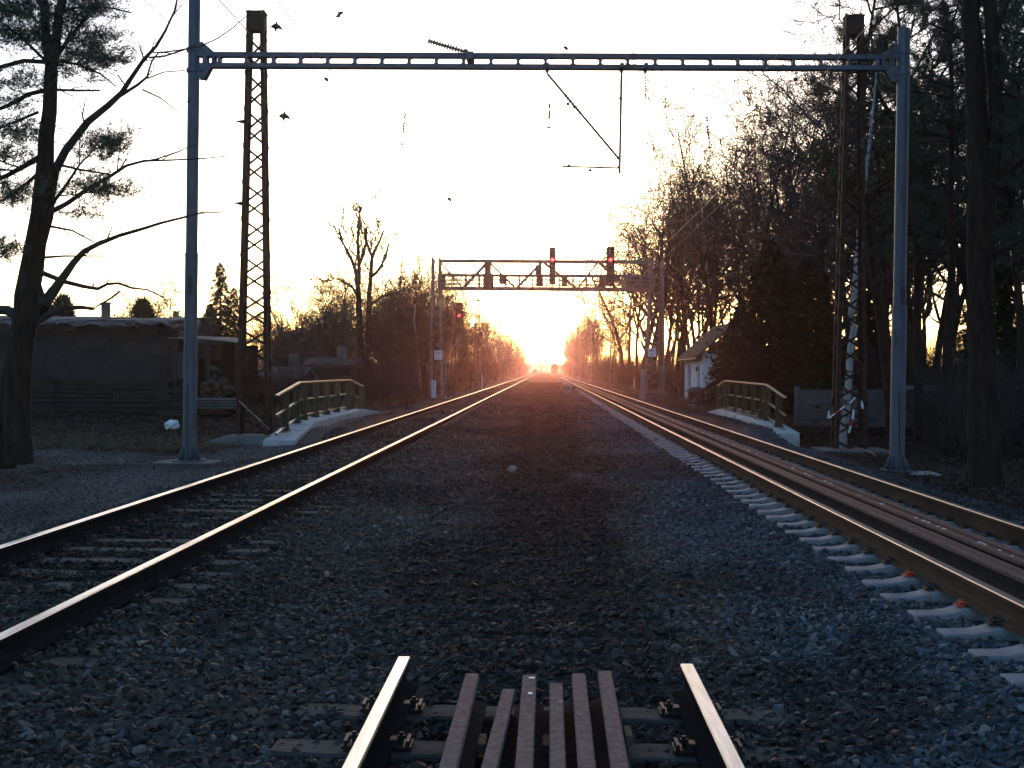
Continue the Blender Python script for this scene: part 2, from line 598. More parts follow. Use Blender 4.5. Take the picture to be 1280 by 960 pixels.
col = col * np.stack([1 + warm, np.ones(len(x)), 1 - warm], 1)
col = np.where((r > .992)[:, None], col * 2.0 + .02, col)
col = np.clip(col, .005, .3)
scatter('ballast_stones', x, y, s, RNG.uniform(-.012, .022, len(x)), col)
# finer gravel of the yard on the left and the strip on the right
n = 26000
x1, y1 = RNG.uniform(-17, -5.4, n), RNG.uniform(10, 27.5, n)
x2, y2 = RNG.uniform(6.0, 11, 9000), RNG.uniform(14, 40, 9000)
x, y = np.concatenate([x1, x2]), np.concatenate([y1, y2])
k = np.abs(x + .027 * y) < .47 * y + 1.6
x, y = x[k], y[k]
col = np.clip(tint(x, y) * RNG.lognormal(0, .4, len(x))[:, None], .006, .5)
scatter('gravel_chips', x, y, RNG.uniform(.02, .055, len(x)), np.full(len(x), .004), col)

# ================================================================ TRACKS
def rail_ring(x, y, z, s=1.0):
    """UIC rail section, head top at z"""
    half = [(.075, -.172), (.075, -.160), (.022, -.142), (.0085, -.120), (.0085, -.055), (.036, -.040), (.036, -.010), (.030, -.002)]
    ring = [(x + a * s, y, z + b * s) for a, b in half] + [(x - a * s, y, z + b * s) for a, b in reversed(half)]
    return ring
TOP_FACES = [6, 7, 8]

def rail_mb(x, z, ys, xs=None, zs=None, s=1.0, base_mis=None):
    m = MB()
    mis = list(base_mis) if base_mis else [0] * 16
    for k in TOP_FACES: mis[k] = 1
    secs = []
    for i, yy in enumerate(ys):
        secs.append(rail_ring((xs[i] if xs is not None else x), yy, (zs[i] if zs is not None else z), s))
    m.loft(secs, mis=mis)
    return m

def wob(ys, amp, L, ph):
    return [amp * math.sin(q / L + ph) + .5 * amp * math.sin(q / (L * .37) + 2 * ph) for q in ys]

def k_plate(parent, sx, mname='clip_steel', name='rail_clip', src={}):
    """ribbed base plate with bolts and clamp on one side of a rail foot; origin at foot edge, +x outwards"""
    if 'k' not in src:
        m = MB()
        m.box((.03, 0, -.006), (.13, .15, .018))
        m.box((.0, 0, .016), (.05, .075, .028))
        m.tube([(.035, 0, .0), (.035, 0, .062)], .013, 6)
        m.tube([(.035, 0, .024), (.035, 0, .046)], .024, 6)
        m.box((.075, 0, .015), (.02, .14, .035))
        src['k'] = m.build('rail_clip', mname, None)
        bpy.data.objects.remove(src['k'])
        src['k'] = bpy.data.meshes['rail_clip']
    return src['k']

def loop_clip_mesh(mname):
    """springy bent-rod clip with its screw"""
    m = MB()
    w = [(-.055, .075, .0), (-.02, .08, .03), (.02, .075, .038), (.05, .05, .03), (.06, .025, .02), (.035, .0, .035), (.06, -.025, .02), (.05, -.05, .03), (.02, -.075, .038), (-.02, -.08, .03), (-.055, -.075, .0)]
    m.tube(w, .0105, 5)
    m.tube([(.03, 0, -.01), (.03, 0, .06)], .013, 6)
    m.tube([(.03, 0, .034), (.03, 0, .052)], .024, 6)
    m.box((.05, 0, -.004), (.09, .14, .02))
    o = m.build('rail_clip', mname)
    me = o.data
    bpy.data.objects.remove(o)
    return me

def shrunk(me, k):
    me.transform(Matrix.Scale(k, 4)); return me
K_MESH = shrunk(k_plate(None, 1), .85)
V_MESH = shrunk(loop_clip_mesh('clip_steel'), .75)
O_MESH = shrunk(loop_clip_mesh('orange_clip'), .62)

def concrete_sleeper_mesh():
    m = MB()
    st = [(-1.2, -.05), (-1.02, -.046), (-.93, -.03), (-.86, -.004), (-.62, .0), (-.5, -.02), (-.3, -.04), (.3, -.04), (.5, -.02), (.62, .0), (.86, -.004), (.93, -.03), (1.02, -.046), (1.2, -.05)]
    secs = []
    for x, z in st:
        a, b = (.10, .145) if abs(x) > .4 else (.09, .125)
        secs.append([(x, -b, -.21), (x, b, -.21), (x, a, z), (x, -a, z)])
    m.loft(secs)
    o = m.build('sleeper', 'new_sleeper', bevel=.008)
    me = o.data
    bpy.data.objects.remove(o)
    return me

def wooden_sleeper_mesh(seed):
    rr = random.Random(seed)
    m = MB()
    secs = []
    for x in np.linspace(-1.25, 1.25, 11):
        a = .12 + rr.uniform(-.008, .008)
        z = rr.uniform(-.008, .006)
        secs.append([(x, -a, -.16), (x, a, -.16), (x, a, z - .012), (x, a - .02, z), (x, -a + .02, z + rr.uniform(-.006, .006)), (x, -a, z - .012)])
    m.loft(secs)
    o = m.build('sleeper', 'old_sleeper')
    me = o.data
    bpy.data.objects.remove(o)
    return me
CS = concrete_sleeper_mesh()
WS = [wooden_sleeper_mesh(q) for q in range(4)]

def track(xc, zh, y_start, y_rail, sleepers, n_parts, mesh_pick, clip, side, top, label, clips_to, n_tail=0, y_rail0=-6, dzs=0):
    t = thing('railway_track', label, 'railway track', (xc, 0, zh))
    for sg in (-.753, .753):
        ys = [y_rail0, 2, 6, 10, 16, 24, 40, 70, 120, 200, 350, y_rail]
        ys = [q for q in ys if q < y_rail] + [y_rail]
        rail_mb(sg, 0, ys).build('rail', [side, top], t)
    rr = random.Random(int(xc * 100))
    tail = MB()
    for i in range(n_parts):
        y = y_start + i * .6
        s_ = inst('sleeper', mesh_pick(i), t, (rr.uniform(-.02, .02), y + rr.uniform(-.012, .012), -.178 + dzs + rr.uniform(-.006, .004)), (0, rr.uniform(-.004, .004), rr.uniform(-.012, .012)))
        if y < clips_to:
            for sg in (-.753, .753):
                for o_ in (-1, 1):
                    me = clip
                    if xc > 2 and sg < 0 and o_ < 0 and i in ORANGE: me = O_MESH
                    inst('rail_clip', me, s_, (sg + o_ * .080, 0, .010 - dzs), (0, 0, 0 if o_ > 0 else math.pi))
    if clips_to < y_start + n_parts * .6:
        cl = MB()
        y = math.ceil((clips_to - y_start) / .6) * .6 + y_start
        while y < min(130, y_start + n_parts * .6):
            for sg in (-.753, .753):
                for o_ in (-1, 1):
                    cl.box((sg + o_ * .11, y, -.145), (.10, .13, .055))
            y += .6
        tag(cl.build('fastening', 'clip_steel', t), kind='stuff')
    for i in range(n_tail):
        tail.box((0, y_start + (n_parts + i) * .6, -.178 + dzs - .08), (2.4, .22, .16))
    if n_tail:
        tag(tail.build('sleeper', 'new_sleeper' if xc > 2 else 'old_sleeper', t), kind='stuff')
    return t

# right track sleepers: Y from the perspective of the photograph (six visible ends measured)
ORANGE = (10, 12)
track(XR, ZR, 2.44, 620, None, 230, lambda i: CS, V_MESH, 'new_rail_side', 'rail_top_tan',
      'right track with pale new concrete sleepers and long spare rails lying inside it', 42, 240)
track(XL, ZL, 2.0, 620, None, 230, lambda i: WS[i % 4], K_MESH, 'old_rail_side', 'rail_top_worn',
      'old left track with shiny rail tops and half buried mossy sleepers', 34, 240, dzs=-.008)
# stub of the lifted middle track
t = thing('railway_track', 'cut off stub of the middle track with shiny rails ending in the ballast', 'railway track', (XM, 0, ZM))
rail_mb(-.765, 0, [-8, 2, 4, 6.52]).build('rail', ['old_rail_side', 'rail_top_worn'], t)
rail_mb(.765, 0, [-8, 2, 4, 6.45]).build('rail', ['old_rail_side', 'rail_top_worn'], t)
rr = random.Random(3)
for i in range(8):
    y = 6.15 - i * .6
    s_ = inst('sleeper', WS[i % 4], t, (rr.uniform(-.03, .03), y, -.192), (0, 0, rr.uniform(-.03, .03)))
    if y > 3:
        for sg in (-.765, .765):
            for o_ in (-1, 1):
                inst('rail_clip', K_MESH, s_, (sg + o_ * .080, 0, .020), (0, 0, 0 if o_ > 0 else math.pi))

# six old rails lying between the stub rails
pos = [('leftmost', -.363, -.372, 6.18, 0), ('second from the left', -.166, -.215, 5.93, -.012), ('third from the left', -.066, -.07, 6.15, .004), ('third from the right', .07, .064, 6.05, -.01), ('second from the right', .188, .18, 6.2, .003), ('rightmost', .325, .31, 6.25, .006)]
look = ['leftmost of the six rusty rails lying on the sleepers at the bottom of the photo',
        'shortest rusty rail, slanting beside the leftmost one at the bottom of the photo',
        'rusty rail with white paint marks near its end, third from the left of six',
        'rusty rail whose end lies back between two longer ones, third from the right of six',
        'second rusty rail from the right among the six at the bottom of the photo',
        'rightmost of the six rusty rails lying on the sleepers at the bottom of the photo']
for (nm, xa, xb, ye, dz), lb in zip(pos, look):
    r0 = thing('loose_rail', lb, 'rail', (0, 0, 0), 0, 'old rails lying in the stub of the middle track')
    m = MB()
    ys = [-5, 1, 4.6, ye]
    xs = [xb + (xb - xa) * 2.0, xb + (xb - xa), xb, xa]
    secs = [rail_ring(q, yy, dz, 1.0 if abs(dz) < .01 else .93) for q, yy in zip(xs, ys)]
    mis = [1, 1, 1, 1, 0, 0, 0, 0, 0, 0, 0, 1, 1, 1, 1, 1]
    m.loft(secs, mis=mis)
    m.build('rail_body', ['loose_rail_rust', 'loose_rail_foot'], r0)
    if 'white' in lb:
        pm = MB()
        pm.box((xa + .012, ye - .07, dz + .0005), (.03, .022, .004), .1)
        pm.box((xa + .008, ye - .36, dz + .0005), (.02, .03, .004), .2)
        pm.build('paint_mark', 'sign_white', r0)
# wooden packing under the loose rails
for (q, yy) in ((-.27, 5.42), (.02, 5.42), (.40, 5.58)):
    m = MB(); m.box((0, 0, 0), (.035, .16, .05))
    o = m.build('timber_wedge', 'dry_grass', None, bevel=.004); o.location = (q, yy, -.13)
    tag(o, {-.27: 'small pale timber wedge on the foot of the leftmost loose rail', .02: 'small pale timber wedge between the two middle loose rails', .40: 'small pale timber wedge against the rightmost loose rail'}[q], 'wedge')

# four long rails lying inside the right track
for i, (xo, lb) in enumerate(((3.43, 'long rusty spare rail next to the left running rail of the right track'), (3.575, 'long rusty spare rail, second from the left inside the right track'),
                              (3.75, 'long spare rail spotted with white paint inside the right track'), (3.925, 'long rusty spare rail, rightmost of those inside the right track'))):
    ys = list(np.arange(-6, 60, 3)) + list(np.arange(60, 186, 9))
    ox = wob(ys, .012, 9, i * 1.7)
    m = rail_mb(0, ZR - .012 - (.02 if i % 2 else 0), ys, xs=[xo + q for q in ox], base_mis=[0, 0, 0, 0, 1, 1, 1, 1, 1, 1, 1, 0, 0, 0, 0, 0])
    o = m.build('loose_rail', ['loose_rail_foot', 'spare_rail'])
    tag(o, lb, 'rail', 'spare rails lying inside the right track')
rr = random.Random(11)
pm = MB()
for q in range(64):
    yy = rr.uniform(9, 42)
    ox = .012 * math.sin(yy / 9 + 3.4) + .006 * math.sin(yy / 3.33 + 6.8)
    pm.box((3.75 + ox + rr.uniform(-.012, .012), yy, ZR - .0105), (rr.uniform(.012, .032), rr.uniform(.02, .085), .004), rr.uniform(-.2, .2))
o = pm.build('paint_mark', 'sign_white', bpy.data.objects['loose_rail.008'] if 'loose_rail.008' in bpy.data.objects else None)
tag(o, kind='stuff')
# ================================================================ CATENARY GANTRY (new, grey tubular poles)
GY = 23.5
def gz(x, y): return float(terrain_z(np.array([x]), np.array([y]))[0])

def pole(parent, base, top, r0, r1, joint_z, plate_side):
    m = MB()
    H = top.z
    b = Vector((base.x, GY, gz(base.x, GY) + .04))
    tp = Vector((top.x, GY, H))
    f = lambda z: b + (tp - b) * ((z - b.z) / (H - b.z))
    pts = [f(b.z), f(joint_z), f(joint_z + .015), f(joint_z + .016), f(H)]
    m.tube(pts, [r0, r0, r0, r1 + .004, r1], 24)
    m.tube([f(joint_z - .01), f(joint_z + .02)], r0 + .006, 24)
    o = m.build('pole', 'galvanised', parent, smooth=True)
    m = MB()
    m.box(b + Vector((0, 0, .012)), (.52, .52, .03))
    for k in range(8):
        a = k * math.pi / 4
        c = Vector((math.cos(a), math.sin(a), 0))
        n = Vector((-c.y, c.x, 0)) * .006
        p0, p1, p2 = b + c * (r0 - .005) + Vector((0, 0, .03)), b + c * (r0 + .12) + Vector((0, 0, .03)), b + c * (r0 - .005) + Vector((0, 0, .32))
        m.add([p0 + n, p1 + n, p2 + n, p0 - n, p1 - n, p2 - n], [(0, 1, 2), (3, 5, 4), (0, 3, 4, 1), (1, 4, 5, 2), (0, 2, 5, 3)])
    m.build('base_plate', 'galvanised', o)
    m = MB(); m.tube([f(b.z + 1.5) + Vector((-.02, -r0 - .008, 0)), f(b.z + .4) + Vector((.0, -r0 - .012, 0)), b + Vector((.05, -r0 - .13, .05)), b + Vector((.1, -.6, -.06))], .014, 6); m.build('earthing_cable', 'wire_steel', o)
    for k in range(8):
        a = (k + .5) * math.pi / 4; c = Vector((math.cos(a), math.sin(a), 0)) * (r0 + .08)
        m = MB(); m.tube([b + c + Vector((0, 0, .02)), b + c + Vector((0, 0, .09))], .016, 6); m.tube([b + c + Vector((0, 0, .028)), b + c + Vector((0, 0, .055))], .028, 6); m.build('anchor_bolt', 'clip_steel', o)
    # narrow number plate strapped to the pole, with a frame
    c = f(joint_z - .62 if plate_side < 0 else joint_z + .22)
    m = MB()
    m.box(c + Vector((.02, -r0 - .012, 0)), (.075, .012, .36))
    pl = m.build('number_plate', 'galvanised', o)
    m = MB()
    for dx in (-.035, .035): m.box(c + Vector((.02 + dx, -r0 - .021, 0)), (.012, .006, .36))
    for dz in (-.172, .172): m.box(c + Vector((.02, -r0 - .021, dz)), (.058, .006, .012))
    for q in range(4): m.box(c + Vector((.02, -r0 - .021, -.115 + q * .076)), (.032, .006, .05))
    m.build('number_plate', 'signal_black', o)
    return f

g = thing('catenary_gantry', 'blue grey gantry of two round poles and a ladder beam across all tracks', 'gantry', (0, 0, 0))
L0, L1 = P(236.5, 577, GY), P(243.5, -25, GY)
R0, R1 = P(1121, 589, GY), P(1130, 36, GY)
fl = pole(g, L0, L1, .128, .112, P(236, 318, GY).z, -1)
fr = pole(g, R0, R1, .140, .118, P(1127, 384, GY).z, 1)
bl, br_ = P(242, 75.5, GY), P(1129, 79, GY)
zt = lambda x: bl.z + (br_.z - bl.z) * (x - bl.x) / (br_.x - bl.x)
beam = None
m = MB()
xa, xb = bl.x + .17, br_.x - .17
for dy in (-.05, .05):
    for dz in (.105, -.105):
        m.bar((xa, GY + dy, zt(xa) + dz), (xb, GY + dy, zt(xb) + dz), .055, .085)
        m.bar((xa, GY + dy * .8, zt(xa) + dz * 1.36), (xb, GY + dy * .8, zt(xb) + dz * 1.36), .10, .012)
beam = m.build('beam', 'galvanised', g)
n = 24
pb = MB()
pb.box((0, 0, 0), (.055, .05, .128))
for sx in (-1, 1):
    for sz in (-1, 1):
        pb.box((sx * .034, 0, sz * .056), (.02, .04, .02), 0, 0, 0, math.pi / 4)
pm0 = pb.build('beam_post', 'galvanised', beam, loc=(0, -50, -5))
for i in range(n + 1):
    x = xa + .35 + (xb - xa - .7) * i / n
    for j, dy in enumerate((-.05, .05)):
        if i == 0 and j == 0:
            pm0.location = (x, GY + dy, zt(x)); continue
        inst('beam_post', pm0, beam, (x, GY + dy, zt(x)))
# clamps and chamfered end plates
for x0, sg, f in ((bl.x, 1, fl), (br_.x, -1, fr)):
    m = MB()
    for dz in (.2, -.2):
        m.tube([(x0, GY, zt(x0) + dz - .035), (x0, GY, zt(x0) + dz + .035)], .14, 16)
    m.build('clamp', 'galvanised', g)
    m = MB()
    for dy in (-.09, .09):
        for sz in (1, -1):
            q = [(.10, .34), (.20, .34), (.42, .155), (.42, .07), (.10, .07)]
            if sz < 0: q = [(.10, .36), (.24, .38), (.36, .155), (.36, .07), (.10, .07)]
            m.loft([[(x0 + sg * a, GY + dy + w, zt(x0) + sz * b) for a, b in q] for w in (-.008, .008)])
        m.box((x0 + sg * .245, GY + dy, zt(x0)), (.09, .012, .136)); m.box((x0 + sg * .41, GY + dy + .003, zt(x0)), (.06, .012, .136))
    for dz in (.22, -.22):
        for dy in (-.12, .12): m.tube([(x0 + sg * .17, GY + dy - .02, zt(x0) + dz), (x0 + sg * .17, GY + dy + .02, zt(x0) + dz)], .025, 8)
    m.build('end_plate', 'galvanised', g)

# foundations
for x0, nm in ((L0.x, 'low concrete pad under the left grey gantry pole'), (R0.x + .25, 'concrete block beside the foot of the right grey gantry pole')):
    m = MB()
    z = gz(x0, GY)
    w = 1.15 if x0 < 0 else .95
    m.loft([[(x0 + w / 2 * a, GY - .1 + w / 2 * b * .8, z + h) for a, b in ((-1, -1), (1, -1), (1, 1), (-1, 1))] for h in (-.3, .035)])
    tag(m.build('concrete_pad', 'dark_concrete' if x0 < 0 else 'concrete', bevel=.02), nm, 'foundation')

# hanging cantilever: drop tube, diagonal stay, links and steady arm
def tube_part(name, pts, r, parent, m='galvanised', n=8):
    b = MB(); b.tube(pts, r, n); return b.build(name, m, parent, smooth=True)
Q = lambda x, y, Y=GY: P(x, y, Y)
br = thing('cantilever_bracket', 'tubular bracket hanging under the gantry beam right of the middle', 'bracket')
tube_part('drop_tube', [Q(777, 84), Q(774.5, 217)], .024, br)
tube_part('diagonal_stay', [Q(684, 92), Q(774, 199)], .024, br)
tube_part('link_rod', [Q(718, 134), Q(776, 123)], .008, br)
tube_part('register_tube', [Q(703, 208), Q(774, 210)], .018, br)
tube_part('steady_arm', [Q(738, 211), Q(736, 213.5), Q(695, 223)], .010, br)
m = MB()
for (x, y) in ((684, 84), (777, 84), (807, 84)):
    m.box(Q(x, y) + Vector((0, 0, 0)), (.07, .36, .09)); m.tube([Q(x, y), Q(x, y + 7)], .028, 8)
m.build('bracket_clamp', 'galvanised', br)
m = MB()
for q in np.linspace(.26, .46, 7):
    a = Q(684, 92).lerp(Q(774, 199), q - .01); b = Q(684, 92).lerp(Q(774, 199), q + .004)
    m.tube([a, b], .034, 10)
m.build('insulator', 'insulator_blue', br)
for (x, y) in ((776, 123), (718, 134), (773, 198), (774, 209), (710, 130), (711, 207), (738, 213)):
    m = MB(); m.box(Q(x, y), (.06, .06, .05)); m.build('pipe_clamp', 'galvanised', br)
hs = thing('insulator_string', 'thin dotted insulator string hanging under the gantry beam beside the bracket', 'insulator')
tube_part('rod', [Q(807, 88), Q(807, 124)], .006, hs)
for q in range(8):
    tube_part('shed_disc', [Q(807, 97 + q * 3.4), Q(807, 98.2 + q * 3.4)], .02, hs)
# ribbed arm leaning up from the beam
ar = bpy.data.objects.new('insulator_arm', None); COL.objects.link(ar); ar.parent = g; ar['label'] = 'ribbed insulator arm sloping up to the left from the beam'
a, b = Q(589, 67), Q(535, 51)
m = MB(); m.tube([a, b], .026, 8); m.build('rod', 'insulator_blue', ar, smooth=True)
for q in np.linspace(.1, .98, 15):
    p = a.lerp(b, q); d = (b - a).normalized() * .012
    m = MB(); m.tube([p - d, p + d], .062 if .3 < q < .6 else .054, 12); m.build('rib', 'insulator_blue', ar)
m = MB(); m.box(Q(588, 72), (.14, .42, .14)); m.box(Q(583, 66), (.06, .2, .1)); m.build('foot_bracket', 'galvanised', ar)

# ================================================================ LATTICE MASTS
def lattice_mast(label, x, y, H, wb, wt, db, dt, pitch, leg=.095, base_z=None, mname='lattice_rust', solid_top=.45, group=None, name='lattice_mast', brace_parts=True, steps=False):
    z0 = gz(x, y) if base_z is None else base_z
    t = thing(name, label, 'mast', (x, y, z0), 0, group)
    hw = lambda z: (wb + (wt - wb) * z / H) / 2
    hd = lambda z: (db + (dt - db) * z / H) / 2
    # four angle-iron legs
    for sx in (-1, 1):
        for sy in (-1, 1):
            secs = []
            for z in (-.2, H):
                cx, cy = sx * hw(max(z, 0)), sy * hd(max(z, 0))
                w_, th = leg, .012
                pts = [(0, 0), (-w_, 0), (-w_, -th), (-th, -th), (-th, -w_), (0, -w_)]
                secs.append([(cx + sx * px, cy + sy * py, z) for px, py in pts])
            m = MB(); m.loft(secs); m.build('leg', mname, t)
    # lacing bars
    bars = []
    n = max(4, int((H - solid_top - .3) / pitch))
    for i in range(n):
        za, zb = .15 + i * (H - solid_top - .3) / n, .15 + (i + 1) * (H - solid_top - .3) / n
        fl = 1 if i % 2 else -1
        for sy in (-1, 1):
            s_ = fl * sy
            bars.append(((-s_ * hw(za), sy * hd(za), za), (s_ * hw(zb), sy * hd(zb), zb)))
        for sx in (-1, 1):
            s_ = fl * sx
            bars.append(((sx * hw(za), -s_ * hd(za), za), (sx * hw(zb), s_ * hd(zb), zb)))
    if brace_parts:
        for a, b in bars:
            m = MB(); m.bar(a, b, .014, .055); m.build('brace', mname, t)
    else:
        m = MB()
        for a, b in bars: m.bar(a, b, .02, .05)
        m.build('lacing', mname, t)
    m = MB()
    h0 = H - solid_top
    for sy in (-1, 1):
        m.loft([[(-hw(z), sy * (hd(z) + .004) + q, z) for q in (-.004, .004)] + [(hw(z), sy * (hd(z) + .004) + q, z) for q in (.004, -.004)] for z in (h0, H)])
    for sx in (-1, 1):
        m.loft([[(sx * (hw(z) + .004) + q, -hd(z), z) for q in (-.004, .004)] + [(sx * (hw(z) + .004) + q, hd(z), z) for q in (.004, -.004)] for z in (h0, H)])
    m.box((0, 0, H + .012), (wt + .05, dt + .05, .03))
    for sx in (-1, 1): m.box((sx * wt * .42, 0, H + .05), (.05, .1, .06))
    m.build('head_plate', mname, t)
    return t

LM = P(318, 553, 30); RM = P(1061, 560, 30)
zt_l, zt_r = P(322, 17, 30), P(1068, 22, 30)
lm = lattice_mast('rusty lattice mast left of the tracks, right of the dark shed', LM.x, 30, zt_l.z - gz(LM.x, 30), .84, .42, .50, .34, .44)
rm = lattice_mast('dark rusty lattice mast right of the tracks in front of a white birch stem', RM.x, 30, zt_r.z - gz(RM.x, 30), .82, .42, .50, .34, .44)
for o, zz in ((lm, 0), (rm, 0)):
    # side spikes (old insulator pins)
    for h in ((8.05, -.1), (6.0, -.1)) if o is lm else ():
        m = MB(); w = .42 + .42 * (1 - h[0] / 10.6)
        m.tube([(-w / 2 + .05, 0, h[0]), (-w / 2 - .08, 0, h[0]), (-w / 2 - .26, 0, h[0] + .01)], [.06, .05, .008], 8)
        m.tube([(-w / 2 - .02, 0, h[0] - .12), (-w / 2 - .02, 0, h[0] + .14)], [.015, .03], 6)
        m.build('insulator_pin', 'lattice_rust', o)
m = MB(); m.bar((-.3, -.4, 1.05), (.45, -.36, .35), .06, .03); m.build('stay_bar', 'galvanised', lm)
# mast foundations
m = MB()
c = Vector((LM.x, 29.6, gz(LM.x, 29.6)))
m.loft([[c + Vector((a * 1.0, b * 1.0, -.3)) for a, b in ((-1, -1), (1, -1), (1, 1), (-1, 1))],
        [c + Vector((a * .95, b * .95, .06)) for a, b in ((-1, -1), (1, -1), (1, 1), (-1, 1))],
        [c + Vector((a * .55, b * .5 + .1, .22)) for a, b in ((-1, -1), (1, -1), (1, 1), (-1, 1))]])
tag(m.build('mast_footing', 'dark_concrete', bevel=.02), 'weathered concrete hump at the foot of the left rusty mast', 'foundation')
m = MB()
c = Vector((RM.x, 29.7, gz(RM.x, 29.7)))
m.loft([[c + Vector((a * .85, b * .8, h)) for a, b in ((-1, -1), (1, -1), (1, 1), (-1, 1))] for h in (-.3, .26)])
tag(m.build('mast_footing', 'dark_concrete', bevel=.03), 'weathered concrete block at the foot of the right rusty mast', 'foundation')

# barrier tape tied to the right mast
def ribbon(name, pts, w, label):
    t = thing(name, label, 'tape')
    n = 0
    for i in range(len(pts) - 1):
        a, b = Vector(pts[i]), Vector(pts[i + 1])
        k = max(1, round((b - a).length / .16))
        for j in range(k):
            p, q = a.lerp(b, j / k), a.lerp(b, (j + 1) / k)
            tw = .5 * math.sin(n * 1.1)
            u = Vector((.15 + .3 * tw, tw, 1)) if abs((q - p).normalized().z) < .7 else Vector((1, tw, 0))
            m = MB(); m.bar(p, q, .004, w, up=u); m.build('tape_stripe', 'tape_red' if n % 2 else 'plastic_white', t)
            n += 1
    return t
ribbon('barrier_tape', [P(1037, 522, 29.6), P(1050, 512, 29.55), P(1062, 504, 29.6), P(1069, 497, 29.6)], .035, 'red and white tape stretched across the right rusty mast')
ribbon('barrier_tape', [P(1067, 512, 29.5), P(1066, 524, 29.5), P(1061, 541, 29.5)], .055, 'red and white tape end hanging down inside the right rusty mast')
m = MB(); m.loft([[P(1036 + dx * w, y, 29.5 + dy) for dx, dy in ((-1, 0), (1, .03), (1, .06), (-1, .06))] for y, w in ((513, .8), (518, 1.5), (523, 1.8))])
tag(m.build('tape_knot', 'plastic_white'), 'white tape knot hanging at the left edge of the right rusty mast', 'tape')
m = MB(); m.loft([[P(1077 + (y - 500) * .12 + dx * w, y, 29.5 + dy) for dx, dy in ((-1, 0), (1, .03), (1, .06), (-1, .06))] for y, w in ((501, .8), (506, 1.8), (511, 1.2))])
tag(m.build('tape_knot', 'plastic_white'), 'small white tape end hanging at the right edge of the right rusty mast', 'tape')

# further lattice masts down the line, in pairs
far = [(128, 'third', 9.3), (190, 'fourth', 9.6), (250, '', 9.6), (312, '', 9.6), (375, '', 9.6), (440, '', 9.6)]
for i, (y, _, h) in enumerate(far):
    for sx, side in ((-1, 'left'), (1, 'right')):
        lb = ('pale lattice mast standing before the trees beyond the signal bridge, %s of the tracks' % side) if i == 0 else ('small distant mast far down the line, %s of the tracks' % side)
        mt = lattice_mast(lb, sx * 7.15, y, h, .6, .35, .5, .3, .55, leg=.09, mname='bridge_grey', solid_top=.25, brace_parts=False, group=None if i == 0 else 'distant masts %s of the line' % side, name='catenary_mast')
        m = MB(); m.bar((0, 0, 6.2), (-sx * 2.7, 0, 6.6), .05); m.bar((0, 0, 7.6), (-sx * 2.7, 0, 6.6), .03)
        m.build('cantilever', 'bridge_grey', mt)

# ================================================================ SIGNAL BRIDGE
BY = 78.0
sb = thing('signal_bridge', 'lattice signal bridge spanning the tracks under the setting sun', 'signal bridge')
def B(x, y, dy=0): return P(x, y, BY) + Vector((0, dy, 0))
def tower(px0, px1, pxt0, pxt1, ytop, ybase):
    a0, a1, b0, b1 = B(px0, ybase), B(px1, ybase), B(pxt0, ytop), B(pxt1, ytop)
    m = MB(); leg = MB()
    D = 1.1
    f = lambda q, k: (a0.lerp(b0, q) if k == 0 else a1.lerp(b1, q))
    for k in (0, 1):
        for dy in (0, D):
            lg = MB(); lg.bar(f(0, k) + Vector((0, dy, -.4)), f(1, k) + Vector((0, dy, 0)), .12, .12, up=(0, 1, 0)); lg.build('leg', 'bridge_grey', sb)
    n = 14
    for i in range(n):
        za, zb = i / n, (i + 1) / n
        for dy in (0, D):
            k = (i + (dy > 0)) % 2
            bq = MB(); bq.bar(f(za, k) + Vector((0, dy, 0)), f(zb, 1 - k) + Vector((0, dy, 0)), .05, .05); bq.build('brace', 'bridge_grey', sb)
        for k in (0, 1):
            d0, d1 = (0, D) if i % 2 else (D, 0)
            bq = MB(); bq.bar(f(za, k) + Vector((0, d0, 0)), f(zb, k) + Vector((0, d1, 0)), .05, .05); bq.build('brace', 'bridge_grey', sb)
    m.box((a0 + a1) / 2 + Vector((0, D / 2, .0)), ((a1 - a0).length + .5, D + .6, .5))
    m.build('footing', 'dark_concrete', sb)
tower(537, 552, 540.5, 549, 322, 499)
tower(808, 830, 814, 829, 325, 496)
z_b, z_t = B(680, 360.5).z, B(680, 326).z
xl, xr = B(548, 360).x, B(818, 360).x
for dy in (0, 1.1):
    m = MB(); m.bar((xl, BY + dy, z_b), (xr, BY + dy, z_b), .16, .20); m.build('bottom_chord', 'bridge_grey', sb)
    m = MB(); m.bar((xl, BY + dy, z_t), (xr, BY + dy, z_t), .12, .13); m.build('top_chord', 'bridge_grey', sb)
xs_ = [xl] + [B(q, 340).x for q in (578, 610, 645, 678, 722, 748, 790)] + [xr]
for dy in (0, 1.1):
    for i in range(len(xs_) - 1):
        u, d = (z_t, z_b) if i % 2 == 0 else (z_b, z_t)
        m = MB(); m.bar((xs_[i], BY + dy, u), (xs_[i + 1], BY + dy, d), .10, .10); m.build('diagonal', 'bridge_grey', sb)
m = MB(); m.box(((xl + xr) / 2, BY + .55, z_b + .06), (xr - xl, 1.0, .05)); m.build('walkway', 'bridge_grey', sb)
for dz, w in ((.86, .10), (.56, .075), (.28, .075)):
    for dy in (-.12, 1.2):
        m = MB(); m.bar((xl, BY + dy, z_b + dz), (xr, BY + dy, z_b + dz), w, w); m.build('handrail', 'bridge_grey', sb)
for i in range(17):
    x = xl + (xr - xl) * i / 16
    for dy in (-.12, 1.2):
        m = MB(); m.bar((x, BY + dy, z_b), (x, BY + dy, z_b + .88), .08, .08); m.build('railing_post', 'bridge_grey', sb)
